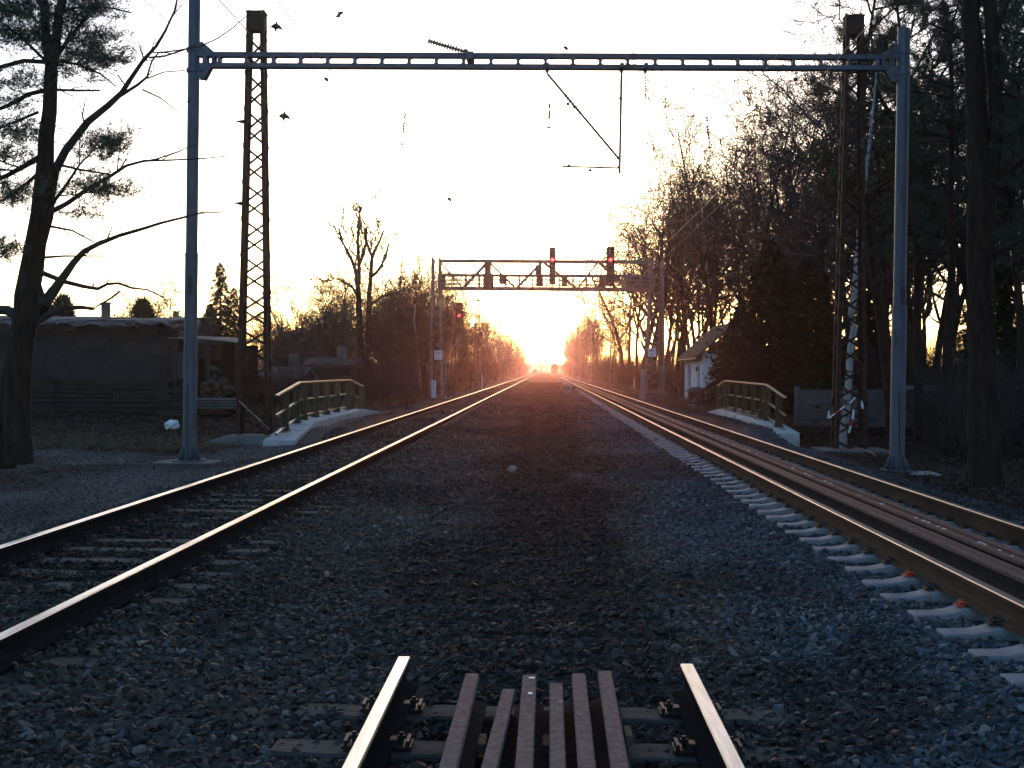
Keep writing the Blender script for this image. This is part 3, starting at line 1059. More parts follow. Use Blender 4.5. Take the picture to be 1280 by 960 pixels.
# cabinets and back boards on the walkway
for (x0, x1, y0, y1, nm) in ((604, 616, 342, 361, 'cabinet'), (606, 614, 329, 342, 'cabinet'), (624, 632, 345, 354, 'cabinet'), (669, 677, 332, 346, 'cabinet'), (670, 679, 346, 358, 'cabinet'), (702, 709, 346, 358, 'cabinet'), (750, 758, 344, 359, 'cabinet'), (783, 800, 345, 360, 'screen'), (801, 812, 345, 361, 'screen'), (549, 557, 344, 361, 'screen')):
    a, b = B(x0, y1, -.2), B(x1, y0, -.2)
    m = MB(); m.box(((a.x + b.x) / 2, BY - .12 if nm == 'cabinet' else BY + .3, (a.z + b.z) / 2), (b.x - a.x, .5 if nm == 'cabinet' else .06, b.z - a.z))
    m.build(nm, 'cabinet_brown' if nm == 'cabinet' else 'dark_concrete', sb, bevel=.02)

def signal_head(t, c, w, h, lamp_dz, lamps, loc_y):
    """back board + hooded lenses; c = board centre"""
    m = MB()
    k = w / 2
    ring = [(-k, -h / 2 + .06), (-k + .06, -h / 2), (k - .06, -h / 2), (k, -h / 2 + .06), (k, h / 2 - .06), (k - .06, h / 2), (-k + .06, h / 2), (-k, h / 2 - .06)]
    m.loft([[(c.x + a, c.y + q, c.z + b) for a, b in ring] for q in (0, .04)])
    board = m.build('back_board', 'signal_black', t)
    m = MB(); m.box((c.x, c.y + .19, c.z), (w * .6, .28, h * .88)); m.build('housing', 'signal_black', t, bevel=.02)
    for dz in lamps:
        lit = abs(dz - lamp_dz) < .01
        p = Vector((c.x, c.y - .005, c.z + dz))
        m = MB(); m.tube([p + Vector((0, .02, 0)), p + Vector((0, -.01, 0))], .15 if lit else .105, 16)
        ln = m.build('lens', 'red_lamp' if lit else 'lens_off', t)
        if lit:
            m = MB(); m.tube([p + Vector((0, -.011, 0)), p + Vector((0, -.02, 0))], .07, 12); m.build('bulb', 'lamp_core', ln)
        m = MB(); secs = []
        for q in (0, .22):
            r_ = .165 if lit else .125
            secs.append([p + Vector((math.cos(a) * r_, -q - .012, math.sin(a) * r_)) for a in np.linspace(-.3, math.pi + .3, 12)] + [p + Vector((math.cos(a) * (r_ - .012), -q - .012, math.sin(a) * (r_ - .012))) for a in np.linspace(math.pi + .3, -.3, 12)])
        m.loft(secs); m.build('hood', 'signal_black', t)
s1 = thing('signal', 'narrow red signal rising above the middle of the signal bridge', 'signal', group='red signals')
c = B(690.5, 333, -.45)
signal_head(s1, c, .42, 2.42, B(690.5, 325.5, -.45).z - c.z, [B(690.5, 325.5, -.45).z - c.z, .9, -.1, -.55, -.95], 0)
m = MB(); m.bar((c.x, c.y + .2, z_b), (c.x, c.y + .2, c.z + .6), .09); m.build('post', 'bridge_grey', s1)
s2 = thing('signal', 'broad red signal on the right half of the signal bridge before the trees', 'signal', group='red signals')
c = B(762.5, 334, -.45)
signal_head(s2, c, .52, 2.55, B(762.5, 325.5, -.45).z - c.z, [B(762.5, 325.5, -.45).z - c.z, .95, -.05, -.5, -.92], 0)
m = MB(); m.bar((c.x, c.y + .2, z_b), (c.x, c.y + .2, c.z + .6), .09); m.build('post', 'bridge_grey', s2)
m = MB(); m.box((c.x + .42, c.y + .25, c.z - .72), (.42, .2, .42)); m.build('cabinet', 'cabinet_brown', s2)
# ground signal left
LY = 100.0
s3 = thing('signal', 'red signal on a striped post beside the left track behind the bridge leg', 'signal', group='red signals')
def C(x, y, dy=0): return P(x, y, LY) + Vector((0, dy, 0))
c = C(574, 396.5)
signal_head(s3, c, .62, 2.45, C(574, 394.5).z - c.z, [C(574, 394.5).z - c.z, .85, .5, -.45, -.85], 0)
zb_ = gz(c.x, LY)
px_ = C(565.5, 450).x
seg = [(zb_, 486, 'bridge_grey'), (None, 455, 'bridge_grey'), (None, 447, 'sign_white'), (None, 438, 'paint_red'), (None, 430, 'sign_white'), (None, 376, 'bridge_grey')]
zprev = zb_ - .3
for (_, yy, mm) in seg:
    zz = C(565.5, yy).z
    if zz > zprev:
        m = MB(); m.tube([(px_, LY + .35, zprev), (px_, LY + .35, zz)], .085, 10); m.build('post', mm, s3)
        zprev = zz
m = MB(); m.bar((px_, LY + .35, c.z - .6), (c.x, LY + .25, c.z - .6), .06); m.bar((px_, LY + .35, c.z + .6), (c.x, LY + .25, c.z + .6), .06); m.build('arm', 'bridge_grey', s3)
m = MB()
q = C(573, 428)
for dx in (-.25, .25): m.box((q.x + dx, LY, q.z), (.05, .03, .62))
for dz in (-.3, .3): m.box((q.x, LY, q.z + dz), (.55, .03, .05))
for k in range(2): m.box((q.x, LY, q.z - .13 + k * .26), (.2, .03, .17))
m.build('number_frame', 'sign_white', s3)
m = MB(); m.box((px_, LY + .35, zb_ + .2), (.5, .5, .7)); m.build('footing', 'dark_concrete', s3, bevel=.03)

# kilometre plates on the bridge legs
def plate(label, x, y, w, h, top, bottom):
    t = thing('number_sign', label, 'sign')
    c = B(x, y, -.12)
    m = MB(); m.box(c, (w, .03, h)); pl = m.build('plate', 'sign_white', t, bevel=.006)
    text_mesh('lettering', top, h * .42, 'sign_blue', t, (c.x, c.y - .02, c.z + h * .2))
    text_mesh('lettering', bottom, h * .40, 'sign_blue', t, (c.x, c.y - .02, c.z - h * .24))
    m = MB(); m.box((c.x, c.y - .016, c.z - h * .02), (w * .8, .006, .02)); m.build('divider', 'sign_white', t)
plate('white number plate on the left leg of the signal bridge', 548, 444, .52, .60, '390', '6')
plate('white number plate on the right leg of the signal bridge', 815, 440.5, .52, .58, '391', '4')
t = thing('marker_post', 'white marker post with black symbols at the left bridge foot', 'post')
c0 = B(543, 500, -.6)
m = MB(); m.box((c0.x, c0.y, c0.z + .55), (.30, .10, 1.5)); m.build('board', 'sign_white', t, bevel=.015)
text_mesh('lettering', '7', .34, 'sign_blue', t, (c0.x, c0.y - .056, c0.z + 1.10))
text_mesh('lettering', '1', .30, 'sign_blue', t, (c0.x, c0.y - .056, c0.z + .78))
# pale concrete post with cap left of the right leg
t = thing('concrete_post', 'pale concrete post with flat cap left of the right bridge leg', 'post')
a, b = B(802, 497, -.6), B(803, 463, -.6)
m = MB(); m.box((a.x, a.y, (a.z + b.z) / 2 - .2), (.24, .24, b.z - a.z + .4)); m.build('shaft', 'concrete', t, bevel=.02)
m = MB(); m.box((a.x, a.y, b.z + .03), (.36, .36, .07)); m.build('cap', 'concrete', t)
m = MB(); m.box((a.x, a.y, a.z + .2), (.34, .34, .5)); m.build('base_block', 'concrete', t)
# old timber pole right of the right leg
m = MB(); m.tube([B(826, 497, .8), B(826.5, 356, .8)], [.13, .09], 10)
tag(m.build('timber_pole', 'wood_plank', smooth=True), 'brown timber pole just right of the right bridge leg', 'pole')

# ================================================================ OVERHEAD WIRES AND CLAMPS
def wire(label, pts, r=.006, sag=.0, group=None, n=10, m='wire_steel'):
    out = []
    for i in range(len(pts) - 1):
        a, b = Vector(pts[i]), Vector(pts[i + 1])
        for k in range(n):
            q = k / n
            p = a.lerp(b, q); p.z -= sag * 4 * q * (1 - q)
            out.append(p)
    out.append(Vector(pts[-1]))
    mb = MB(); mb.tube(out, r, 5)
    return tag(mb.build('wire', m), label, 'wire', group)
MA = P(345, 33, 30); MBp = P(355, 145, 30); MC = P(1003, 148, 30)
far_pts = lambda p: [Vector((p.x * 1.0, y, p.z - .0)) for y in (78, 128, 190, 250, 312)]
wire('high feeder wire along the left masts', [Vector((MA.x - .6, 6, MA.z + .2)), MA] + far_pts(MA), .007, .25)
wire('lower feeder wire along the left masts', [Vector((MBp.x - .3, 8, MBp.z + .1)), MBp] + [Vector((p.x, p.y, min(p.z, 8.6))) for p in far_pts(MBp)], .006, .25)
wire('feeder wire sloping down past the right mast', [P(1098, 0, 27), P(1046, 104, 30), P(880, 275, 52), Vector((6.9, 128, 8.3)), Vector((6.9, 250, 8.4))], .0045, .1)
for xc, nm in ((XL, 'left'), (XR, 'right')):
    wire('contact wire above the %s track' % nm, [Vector((xc, 5, 5.75)), Vector((xc + .2, GY + 6.5, 5.7)), Vector((xc - .2, 78, 5.7)), Vector((xc + .2, 128, 5.7)), Vector((xc - .2, 250, 5.7))], .006, 0)
    wire('carrying wire above the %s track' % nm, [Vector((xc, 5, 7.2)), Vector((xc, 30, 7.25)), Vector((xc, 78, 6.9)), Vector((xc, 128, 6.9)), Vector((xc, 250, 6.9))], .006, .5)
wire('thin vertical looking wire above the middle track', [P(697.5, -60, 9), P(697.5, 84, GY)], .003)
ml_, mr_ = P(330, 40, 30), P(1060, 45, 30)
hsp = [ml_, P(408, 98, 30), P(505, 140, 30), P(690, 172, 30), P(883, 142, 30), P(995, 100, 30), mr_]
wire('sagging span wire between the two rusty masts', hsp, .006, .02)
wire('straight cross wire between the two rusty masts', [P(330, 247, 30), P(610, 247, 30), P(1058, 250, 30)], .007, 0)
wire('thin span wire sloping beside the cross wire', [P(500, 258, 30), P(562, 250, 30)], .005)
wire('guy wire running left from the right bridge leg', [B(815, 372), B(812, 373), P(765, 400, 127)], .03)
wire('upper guy wire of the right bridge leg', [B(820, 351), P(790, 368, 120)], .022)

def clamp(label, p, kind, group='clamps and insulators on the overhead wires'):
    t = thing('wire_clamp', label, 'clamp', p, 0, group); t.scale = (.85,) * 3
    m = MB()
    if kind == 'star':
        m.tube([(-.16, 0, 0), (-.08, 0, 0), (0, 0, 0), (.10, 0, -.02), (.20, 0, -.10)], [.01, .06, .10, .05, .012], 8)
        m.tube([(-.02, 0, -.15), (0, 0, 0), (.03, 0, .16)], [.015, .06, .01], 8)
    elif kind == 'bolt':
        m.tube([(-.06, 0, .04), (.0, 0, .0), (.05, 0, -.05)], [.03, .055, .03], 8)
    elif kind == 'z':
        m.tube([(-.1, 0, -.06), (.0, 0, -.07), (.03, 0, -.04)], .022, 6); m.tube([(-.04, 0, .05), (.06, 0, .07), (.12, 0, .04)], .022, 6); m.tube([(-.06, 0, -.04), (.1, 0, .06)], .035, 6)
    elif kind == 'bar':
        m.tube([(-.16, 0, 0), (-.05, 0, .015), (.05, 0, .0), (.16, 0, .0)], [.01, .03, .02, .01], 6)
    m.build('clamp_body', 'wire_steel', t, smooth=True)
clamp('star shaped clamp beside the top of the left rusty mast', MA, 'star')
clamp('star shaped clamp right of the left rusty mast below the beam', MBp, 'star')
clamp('zigzag clamp above the left part of the gantry beam', P(424, 18, 30), 'z')
clamp('small clamp just below the left part of the gantry beam', P(408, 99, 30), 'bolt')
clamp('small clamp just below the right part of the gantry beam', P(995, 99, 30), 'bolt')
clamp('flat clamp left of the right rusty mast on the sloping wire', P(1026, 146, 30), 'bar')
clamp('small clamp just above the middle of the gantry beam', P(707.5, 60, 30), 'bolt')
clamp('tiny dangling clamp low in the bright sky left of the signal bridge', P(562, 249, 30), 'bolt')

def string(label, a, b, group='insulator strings hanging over the tracks'):
    t = thing('insulator_string', label, 'insulator', (0, 0, 0), 0, group)
    m = MB(); m.tube([a, b], .008, 6); m.build('rod', 'wire_steel', t)
    for q in (.12, .2, .38, .46, .54, .62, .98):
        p = a.lerp(b, q)
        m = MB(); d = (b - a).normalized() * (.05 if q < .9 else .03); m.tube([p - d * .5, p + d * .5], .028 if q < .9 else .05, 8); m.build('shed_disc', 'insulator_brown', t)
string('insulator string hanging over the left track', P(507, 138, 30), P(502, 181, 30))
string('insulator string hanging over the right track', P(883, 142, 30), P(887.5, 185, 30))
string('short insulator string hanging over the middle under the gantry beam', P(687, 127, 30), P(686, 160, 30))
# ================================================================ PARAPETS WITH GREEN RAILINGS OVER THE CULVERT
def parapet(side, kerb_secs, rail_pts, posts, offs, label_k, label_r):
    k = thing('concrete_parapet', label_k, 'parapet')
    sg = -1 if side == 'left' else 1
    for i in range(len(kerb_secs) - 1):
        a, b = kerb_secs[i], kerb_secs[i + 1]
        y0, y1 = a[0] + (.006 if i else 0), b[0] - .006
        m = MB()
        m.loft([[(xi, y, zt - .75), (xi, y, zt), (xi + sg * w, y, zt + .01), (xi + sg * w, y, zt - .75)] for (y, xi, zt, w) in ((y0, a[1], a[2], a[3]), (y1, b[1], b[2], b[3]))])
        m.build('kerb_block', 'parapet_concrete', k, bevel=.02)
    r = thing('railing', label_r, 'railing')
    rp = [Vector(p) for p in rail_pts]
    def at(y):
        for i in range(len(rp) - 1):
            if rp[i].y <= y <= rp[i + 1].y:
                return rp[i].lerp(rp[i + 1], (y - rp[i].y) / (rp[i + 1].y - rp[i].y))
        return rp[-1] if y > rp[-1].y else rp[0]
    for i in range(len(rp) - 1):
        a, b = rp[i], rp[i + 1]
        for j, of in enumerate(offs):
            d = Vector((0, 0, -of))
            m = MB(); m.bar(a + d + Vector((0, .01, 0)), b + d - Vector((0, .01, 0)), .085 if j == 0 else .06, .05)
            m.build('handrail' if j == 0 else 'cross_rail', 'green_paint', r, bevel=.008)
    def kz(y):
        ys = [q[0] for q in kerb_secs]; zs_ = [q[2] for q in kerb_secs]
        return float(np.interp(y, ys, zs_))
    for y in posts:
        p = at(y)
        z0 = kz(y)
        m = MB()
        m.bar((p.x, p.y, z0), (p.x, p.y, p.z - .02), .015, .10, up=(0, 1, 0)); m.bar((p.x - .04, p.y, z0), (p.x - .04, p.y, p.z - .02), .10, .012, up=(0, 1, 0)); m.bar((p.x + .04, p.y, z0), (p.x + .04, p.y, p.z - .02), .10, .012, up=(0, 1, 0))
        po = m.build('post', 'green_paint', r)
        m = MB(); m.box((p.x, p.y, z0 + .03), (.24, .24, .03))
        for a in (-.08, .08):
            for b in (-.08, .08): m.tube([(p.x + a, p.y + b, z0 + .04), (p.x + a, p.y + b, z0 + .09)], .018, 6)
        m.build('foot_plate', 'green_paint', po)
parapet('left', [(28.6, -6.0, -.17, .75), (33, -6.32, .10, .72), (42, -6.36, .14, .72), (46.5, -6.45, -.10, .7)],
        [P(345, 495, 29), P(375, 478, 33), P(437, 475, 41.5), P(454, 483, 44.5)], [30.5, 32.4, 33.6, 35.3, 37.1, 39, 41.1, 41.9, 44.2], (0, .48, .93),
        'pale concrete parapet beside the left track under the green railing', 'green steel railing on the concrete parapet left of the tracks')
parapet('right', [(30.9, 5.92, .0, .62), (33.6, 5.88, .19, .62), (41.6, 5.9, .25, .62), (44.5, 5.95, .03, .6)],
        [P(983, 498, 31.2), P(958, 481, 34), P(907, 476, 41.6), P(897, 483, 43.6)], [32.2, 33.8, 34.6, 36, 37.6, 39.2, 41, 41.8, 43.4], (0, .46, .88),
        'pale concrete parapet beside the right track under the green railing', 'green steel railing on the concrete parapet right of the tracks')
for i, (y, x, rz, ln, lb) in enumerate(((36.0, 6.22, .02, 1.9, 'tan plank lying on the right parapet, nearest of three'), (38.2, 6.25, -.03, 2.0, 'tan plank lying in the middle of the right parapet'), (40.6, 6.2, .03, 1.6, 'tan plank lying at the far end of the right parapet'))):
    m = MB(); m.box((x, y, .26 + (y - 36) * .008), (.17, ln, .05), rz)
    tag(m.build('plank', 'wood_plank', bevel=.006), lb, 'plank', 'planks on the right parapet')
m = MB(); m.bar(P(943, 526, 34.3), P(950, 510, 34.6), .04, .02); m.bar(P(944, 512, 34.3), P(950, 517, 34.6), .10, .03)
tag(m.build('wood_offcut', 'wood_plank'), 'short offcut of wood leaning behind the near post of the right railing', 'wood')

# ================================================================ WHITE HUT on the right
HX, HY0, HY1 = 9.4, 72.0, 81.0
HZ = -.7
h = thing('white_hut', 'small white lineside hut with two slit windows and dark tiled roof', 'hut', (HX, HY0, HZ))
W, D, EH, RH = 3.9, HY1 - HY0, 3.4, 5.15
def wallseg(c, s, nm='wall', m_='wall_white'):
    m = MB(); m.box(c, s); return m.build(nm, m_, h)
# west wall with two window openings
wins = [(1.15, 2.55), (5.75, 7.35)]
z0, z1 = .95, 2.65
ys = [0] + [q for w_ in wins for q in w_] + [D]
for i in range(0, len(ys), 2):
    wallseg((.15, (ys[i] + ys[i + 1]) / 2, (z0 + z1) / 2), (.3, ys[i + 1] - ys[i], z1 - z0))
wallseg((.15, D / 2, (.5 + z0) / 2), (.3, D, z0 - .5)); wallseg((.15, D / 2, (z1 + EH) / 2), (.3, D, EH - z1))
wallseg((.14, D / 2, .12), (.36, D + .04, .76), 'plinth', 'wall_plinth')
wallseg((W / 2 + .15, .15, (.5 + EH - .1) / 2), (W - .302, .296, EH - .1 - .5))
wallseg((W / 2 + .16, .14, .12), (W - .3, .36, .76), 'plinth', 'wall_plinth')
wallseg((W - .15, D / 2 + .15, EH / 2), (.29, D - .31, EH)); wallseg((W / 2, D - .15, EH / 2), (W - .61, .29, EH))
for a, b in wins:
    fr = MB()
    for y in (a + .05, b - .05, (a + b) / 2): fr.box((.18, y, (z0 + z1) / 2), (.06, .07, z1 - z0))
    for z in (z0 + .04, z1 - .04): fr.box((.18, (a + b) / 2, z), (.055, b - a, .07))
    wo = fr.build('window', 'dark_timber', h)
    m = MB(); m.box((.2, (a + b) / 2, (z0 + z1) / 2), (.02, b - a - .06, z1 - z0 - .06)); m.build('pane', 'window_dark', wo)
    m = MB(); m.box((-.05, (a + b) / 2, z0 - .04), (.2, b - a + .1, .06)); m.build('sill', 'concrete', wo)
# boarded gable
for yy in (.06, D - .06):
    n = 14
    for i in range(n):
        xa, xb = W * i / n, W * (i + 1) / n - .015
        ha = EH - .1 + (RH - EH) * (1 - abs(2 * xa / W - 1)); hb = EH - .1 + (RH - EH) * (1 - abs(2 * xb / W - 1))
        if yy > 1 and i % 2: continue
        m = MB(); m.loft([[(xa, yy + q, EH - .1), (xb, yy + q, EH - .1), (xb, yy + q, hb), (xa, yy + q, ha)] for q in (-.03, .03)])
        m.build('gable_board', 'dark_timber', h)
# roof: courses of tiles, each row a slightly lifted step
for sg in (-1, 1):
    m = MB()
    ex, ez = (W / 2 + .45), -.42
    rows = 13
    for i in range(rows):
        qa, qb = i / rows, (i + 1) / rows + .012
        pa = (W / 2 + sg * ex * (1 - qa), EH + ez + .1 + (RH - EH - ez) * qa)
        pb_ = (W / 2 + sg * ex * (1 - min(qb, 1)), EH + ez + .1 + (RH - EH - ez) * min(qb, 1))
        nx_ = int((D + .9) / .3)
        for j in range(nx_):
            y0_, y1_ = -.45 + j * .3 + (.0 if i % 2 else .15), -.45 + (j + 1) * .3 - .012 + (.0 if i % 2 else .15)
            hh = .02 * ((i * 7 + j * 13) % 5) / 5
            m.add([(pa[0], y0_, pa[1] + .05 + hh), (pa[0], y1_, pa[1] + .05 + hh), (pb_[0], y1_, pb_[1] + .01), (pb_[0], y0_, pb_[1] + .01), (pa[0], y0_, pa[1] - .02), (pa[0], y1_, pa[1] - .02)], [(0, 1, 2, 3), (4, 5, 1, 0)])
    rf = m.build('roof_tile', 'roof_tile', h); tag(rf, kind='stuff')
    m = MB(); m.loft([[(W / 2 + sg * ex, y, EH + ez), (W / 2 + sg * ex, y, EH + ez + .09), (W / 2 + sg * .002, y, RH + .09), (W / 2 + sg * .002, y, RH)] for y in (-.5, D + .4)])
    m.build('roof_deck', 'dark_timber', h)
m = MB(); m.tube([(-.43, -.45, EH - .4), (-.43, D + .4, EH - .43)], .06, 8); m.tube([(-.43, D + .2, EH - .45), (-.1, D + .1, EH - .9), (-.08, D + .1, .2)], .05, 8); m.build('gutter', 'signal_black', h)
m = MB(); m.box((1.15, -.35, .9), (.12, .7, 3.0)); m.build('buttress', 'wall_white', h)
m = MB(); m.box((1.0, -.03, 1.75), (.3, .1, .35)); m.build('meter_box', 'wall_plinth', h)
# dark crate and sticks before the hut
t = thing('wooden_crate', 'dark wooden crate standing below the slit windows of the white hut', 'crate', (9.0, 71.5, -.45))
for i in range(4):
    m = MB(); m.box((0, -.4, .12 + i * .2), (.9, .03, .18)); m.build('slat', 'dark_timber', t)
    m = MB(); m.box((-.45, 0, .12 + i * .2), (.03, .8, .18)); m.build('slat', 'dark_timber', t)
m = MB(); m.box((0, 0, .42), (.86, .76, .8)); m.build('box', 'shed_board', t)
m = MB(); m.loft([[(a * .55 * k, b * .5 * k, .84 + z) for a, b in ((-1, -1), (0, -1.1), (1, -1), (1.1, 0), (1, 1), (0, 1), (-1, 1), (-1.05, 0))] for k, z in ((1, 0), (.8, .14), (.35, .22))]); m.build('tarpaulin', 'roof_felt', t)
for i, (a, b, lb) in enumerate(((P(841, 478, 70), P(850, 492, 69), 'pale stick leaning in the brush left of the white hut'), (P(876, 490, 66), P(865, 502, 65), 'pale stick leaning against the dark crate by the hut'), (P(828, 489, 73), P(812, 497, 73), 'long branch lying on the ground at the right bridge leg'))):
    m = MB(); m.tube([a, a.lerp(b, .5) + Vector((.06, 0, .05)), b], [.03, .035, .04], 6); tag(m.build('stick', 'wood_plank'), lb, 'stick')
for i, (x, y, w, lb) in enumerate(((869, 509, .7, 'pale concrete cover lying beside the track before the hut'), (818, 496.5, .35, 'small white stone lying at the right bridge leg'))):
    p = G(x, y, -.25)
    m = MB(); m.box((p.x, p.y, -.2), (w, w * .6, .16), .3); tag(m.build('concrete_cover', 'concrete', bevel=.04), lb, 'slab')

# ================================================================ LOW CONCRETE WALL behind the right masts
wl = thing('panel_wall', 'low grey concrete panel wall in the dark behind the right masts', 'wall', (9.6, 46, -.85))
for i in range(9):
    dz = [0, .02, -.03, .07, .05, -.1, -.35, -.38, -.36][i]
    for j in range(3):
        m = MB(); m.box((1.1 + i * 2.2, .06 * (i % 2), .3 + j * .58 + dz), (2.02, .08, .565)); m.build('panel', 'wall_concrete', wl, bevel=.012)
    m = MB(); m.box((i * 2.2, .0, .9 + dz), (.16, .18, 1.95)); m.build('post', 'wall_concrete', wl)
    if i == 2:
        m = MB(); m.box((1.1 + i * 2.2, -.02, 1.86), (2.6, .5, .16)); m.build('coping', 'concrete', wl)

# ================================================================ DARK SHEDS on the left
SY = 45.0
s0, s1_ = P(-70, 515, SY), P(212, 515, SY)
zg = gz(-17, SY)
sh = thing('shed', 'dark flat roofed shed with patchy plaster and a board base behind the left pine', 'shed', (s0.x, SY, zg))
SWd = s1_.x - s0.x
ztop = P(120, 400, SY).z - zg
zmid = P(120, 475, SY).z - zg
rr = random.Random(5)
nx_, nz_ = 26, 9
V, Fc = [], []
for j in range(nz_ + 1):
    for i in range(nx_ + 1):
        V.append((SWd * i / nx_, rr.uniform(-.03, .03), zmid + (ztop - zmid) * j / nz_))
for j in range(nz_):
    for i in range(nx_):
        a = j * (nx_ + 1) + i
        Fc.append((a, a + 1, a + nx_ + 2, a + nx_ + 1))
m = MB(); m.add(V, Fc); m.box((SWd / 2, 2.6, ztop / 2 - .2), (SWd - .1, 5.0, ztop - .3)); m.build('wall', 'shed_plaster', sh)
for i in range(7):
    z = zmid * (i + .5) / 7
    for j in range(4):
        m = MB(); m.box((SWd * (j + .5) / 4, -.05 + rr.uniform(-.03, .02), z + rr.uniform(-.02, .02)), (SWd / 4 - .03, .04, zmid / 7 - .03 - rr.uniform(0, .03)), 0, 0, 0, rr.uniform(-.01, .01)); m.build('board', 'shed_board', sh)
for k in range(5):
    m = MB(); m.box((SWd - .05 + k * .09, -.1, (zmid + ztop - .4) / 2), (.08, .04, ztop - zmid - .3 + rr.uniform(-.1, .1))); m.build('board', 'shed_board', sh)
# ragged felt roof in overlapping sheets
for k in range(8):
    x0, x1 = SWd * k / 8 - .25, SWd * (k + 1) / 8 + .1
    dz = rr.uniform(-.05, .05)
    n = 6
    m = MB()
    secs = []
    for q in range(n + 1):
        x = x0 + (x1 - x0) * q / n
        fr = -.45 - rr.uniform(0, .35)
        zf = ztop - .12 - rr.uniform(.0, .16)
        secs.append([(x, fr, zf + dz), (x, fr + .02, zf + .05 + dz), (x, 2.0, ztop + .16 + dz), (x, 5.4, ztop + .35 + dz), (x, 5.4, ztop + .3 + dz), (x, 0, ztop + .0 + dz)])
    m.loft(secs); m.build('roof_sheet', 'roof_felt', sh)
m = MB(); m.box((4.9, 3.5, ztop + .5), (.28, .28, .6)); m.box((4.9, 3.5, ztop + .82), (.34, .34, .06)); m.build('chimney', 'dark_concrete', sh)
# ragged eaves hanging in front
for k in range(16):
    m = MB(); x = SWd * (k + rr.uniform(.1, .9)) / 16
    m.box((x, -.42, ztop - .25 - rr.uniform(0, .12)), (rr.uniform(.2, .5), .05, rr.uniform(.15, .5)), 0, 0, rr.uniform(-.3, .3)); m.build('eaves_rag', 'shed_board', sh)

an0 = P(222, 515, SY)
an = thing('lean_to', 'low open lean-to with thin sloping roof right of the dark shed', 'lean-to', (an0.x, SY, zg))
aw = P(300, 515, SY).x - an0.x
zr0, zr1 = P(222, 424, SY).z - zg, P(300, 430, SY).z - zg
m = MB(); m.loft([[(x, -.7, z), (x, -.7, z + .05), (x, 3, z + .2), (x, 3, z + .15)] for x, z in ((-.2, zr0), (aw * .5, (zr0 + zr1) / 2 + .05), (aw + .2, zr1))]); m.build('roof', 'roof_felt', an)
m = MB(); m.box((aw / 2, 2.8, zr1 / 2), (aw, .1, zr1)); m.build('back_wall', 'shed_board', an)
for x in (.05, aw * .55, aw): 
    m = MB(); m.box((x, -.5, zr1 / 2), (.12, .12, zr1)); m.build('post', 'dark_timber', an)
m = MB(); m.box((aw * .12, -.3, P(222, 457, SY).z - zg), (.55, .06, 1.0), 0, 0, 0, .1); m.build('leaning_panel', 'roof_felt', an)
m = MB(); m.box((aw * .5, -.2, P(222, 440, SY).z - zg), (1.0, .06, .5)); m.build('leaning_panel', 'shed_board', an)
def lump(name, label, cat, c, size, m_, seed, sub=3, rough=.35, kind=None):
    bm = bmesh.new(); bmesh.ops.create_icosphere(bm, subdivisions=sub, radius=1)
    rg = random.Random(seed)
    ph = [[rg.uniform(-3, 3) for _ in range(4)] for _ in range(6)]
    for v in bm.verts:
        n = sum(math.sin(v.co.x * p[0] * 2 + v.co.y * p[1] * 2 + v.co.z * p[2] * 2 + p[3]) for p in ph) / 6
        v.co = v.co * (1 + rough * n)
        v.co = Vector((v.co.x * size[0], v.co.y * size[1], v.co.z * size[2]))
    me = bpy.data.meshes.new(name); bm.to_mesh(me); bm.free(); me.materials.append(MATS[m_])
    o = link(name, me, None, c)
    return tag(o, label, cat, None, kind)
# rubble heap: stones as pieces
rb = thing('stone_heap', 'brown heap of rubble stones under the lean-to roof', 'stone heap', (P(272, 505, SY - 1.2).x, SY - 1.2, zg))
rg = random.Random(8)
for k in range(70):
    u, v = rg.gauss(0, .5), rg.random()
    x, y = u * 1.0, rg.uniform(-.5, .6)
    z = max(0.05, (1.75 - abs(u) * 1.3) * v)
    b = MB(); ss = rg.uniform(.14, .3)
    b.box((0, 0, 0), (ss * 1.3, ss, ss * .8)); o = b.build('stone', 'rubble_stone', rb, bevel=ss * .22)
    o.location = (x, y, z); o.rotation_euler = (rg.uniform(-.5, .5), rg.uniform(-.5, .5), rg.uniform(0, 3))
# corrugated sheets
def corr(name, label, x0, x1, ya, yb, Y):
    a, b = P(x0, ya, Y), P(x1, yb, Y)
    m = MB(); n = 40; secs = []
    for i in range(9):
        q = i / 8; z = a.z + (b.z - a.z) * q
        y = Y + .05 * math.sin(i * math.pi) + .045 * (-1) ** i
        secs.append([(a.x, y, z), (b.x, y + .1, z), (b.x, y + .104, z + .002), (a.x, y + .006, z + .002)])
    m.loft(secs)
    return tag(m.build(name, 'corrugated'), label, 'metal sheet')
corr('corrugated_sheet', 'grey corrugated sheet leaning below the rubble heap left of the rusty mast', 243, 296, 512, 498, 43)
# garden boards behind mast
t = thing('board_fence', 'low dark board fence left of the green railing', 'fence', (P(200, 510, 42).x, 42.0, gz(-13, 42)))
for i in range(4):
    m = MB(); m.box((.55 + i * .0, -.1, .2 + i * .27), (1.0, .05, .2), 0, 0, 0, .01 * i); m.build('board', 'shed_board', t)
for x in (.1, 1.0):
    m = MB(); m.box((x, 0, .6), (.12, .12, 1.3)); m.build('post', 'dark_timber', t)
p = G(215, 536, -.22)
lump('plastic_bag', 'crumpled white plastic bag lying on the dark soil before the shed', 'bag', (p.x, p.y, gz(p.x, p.y) + .13), (.19, .16, .16), 'plastic_white', 4, 3, .5)

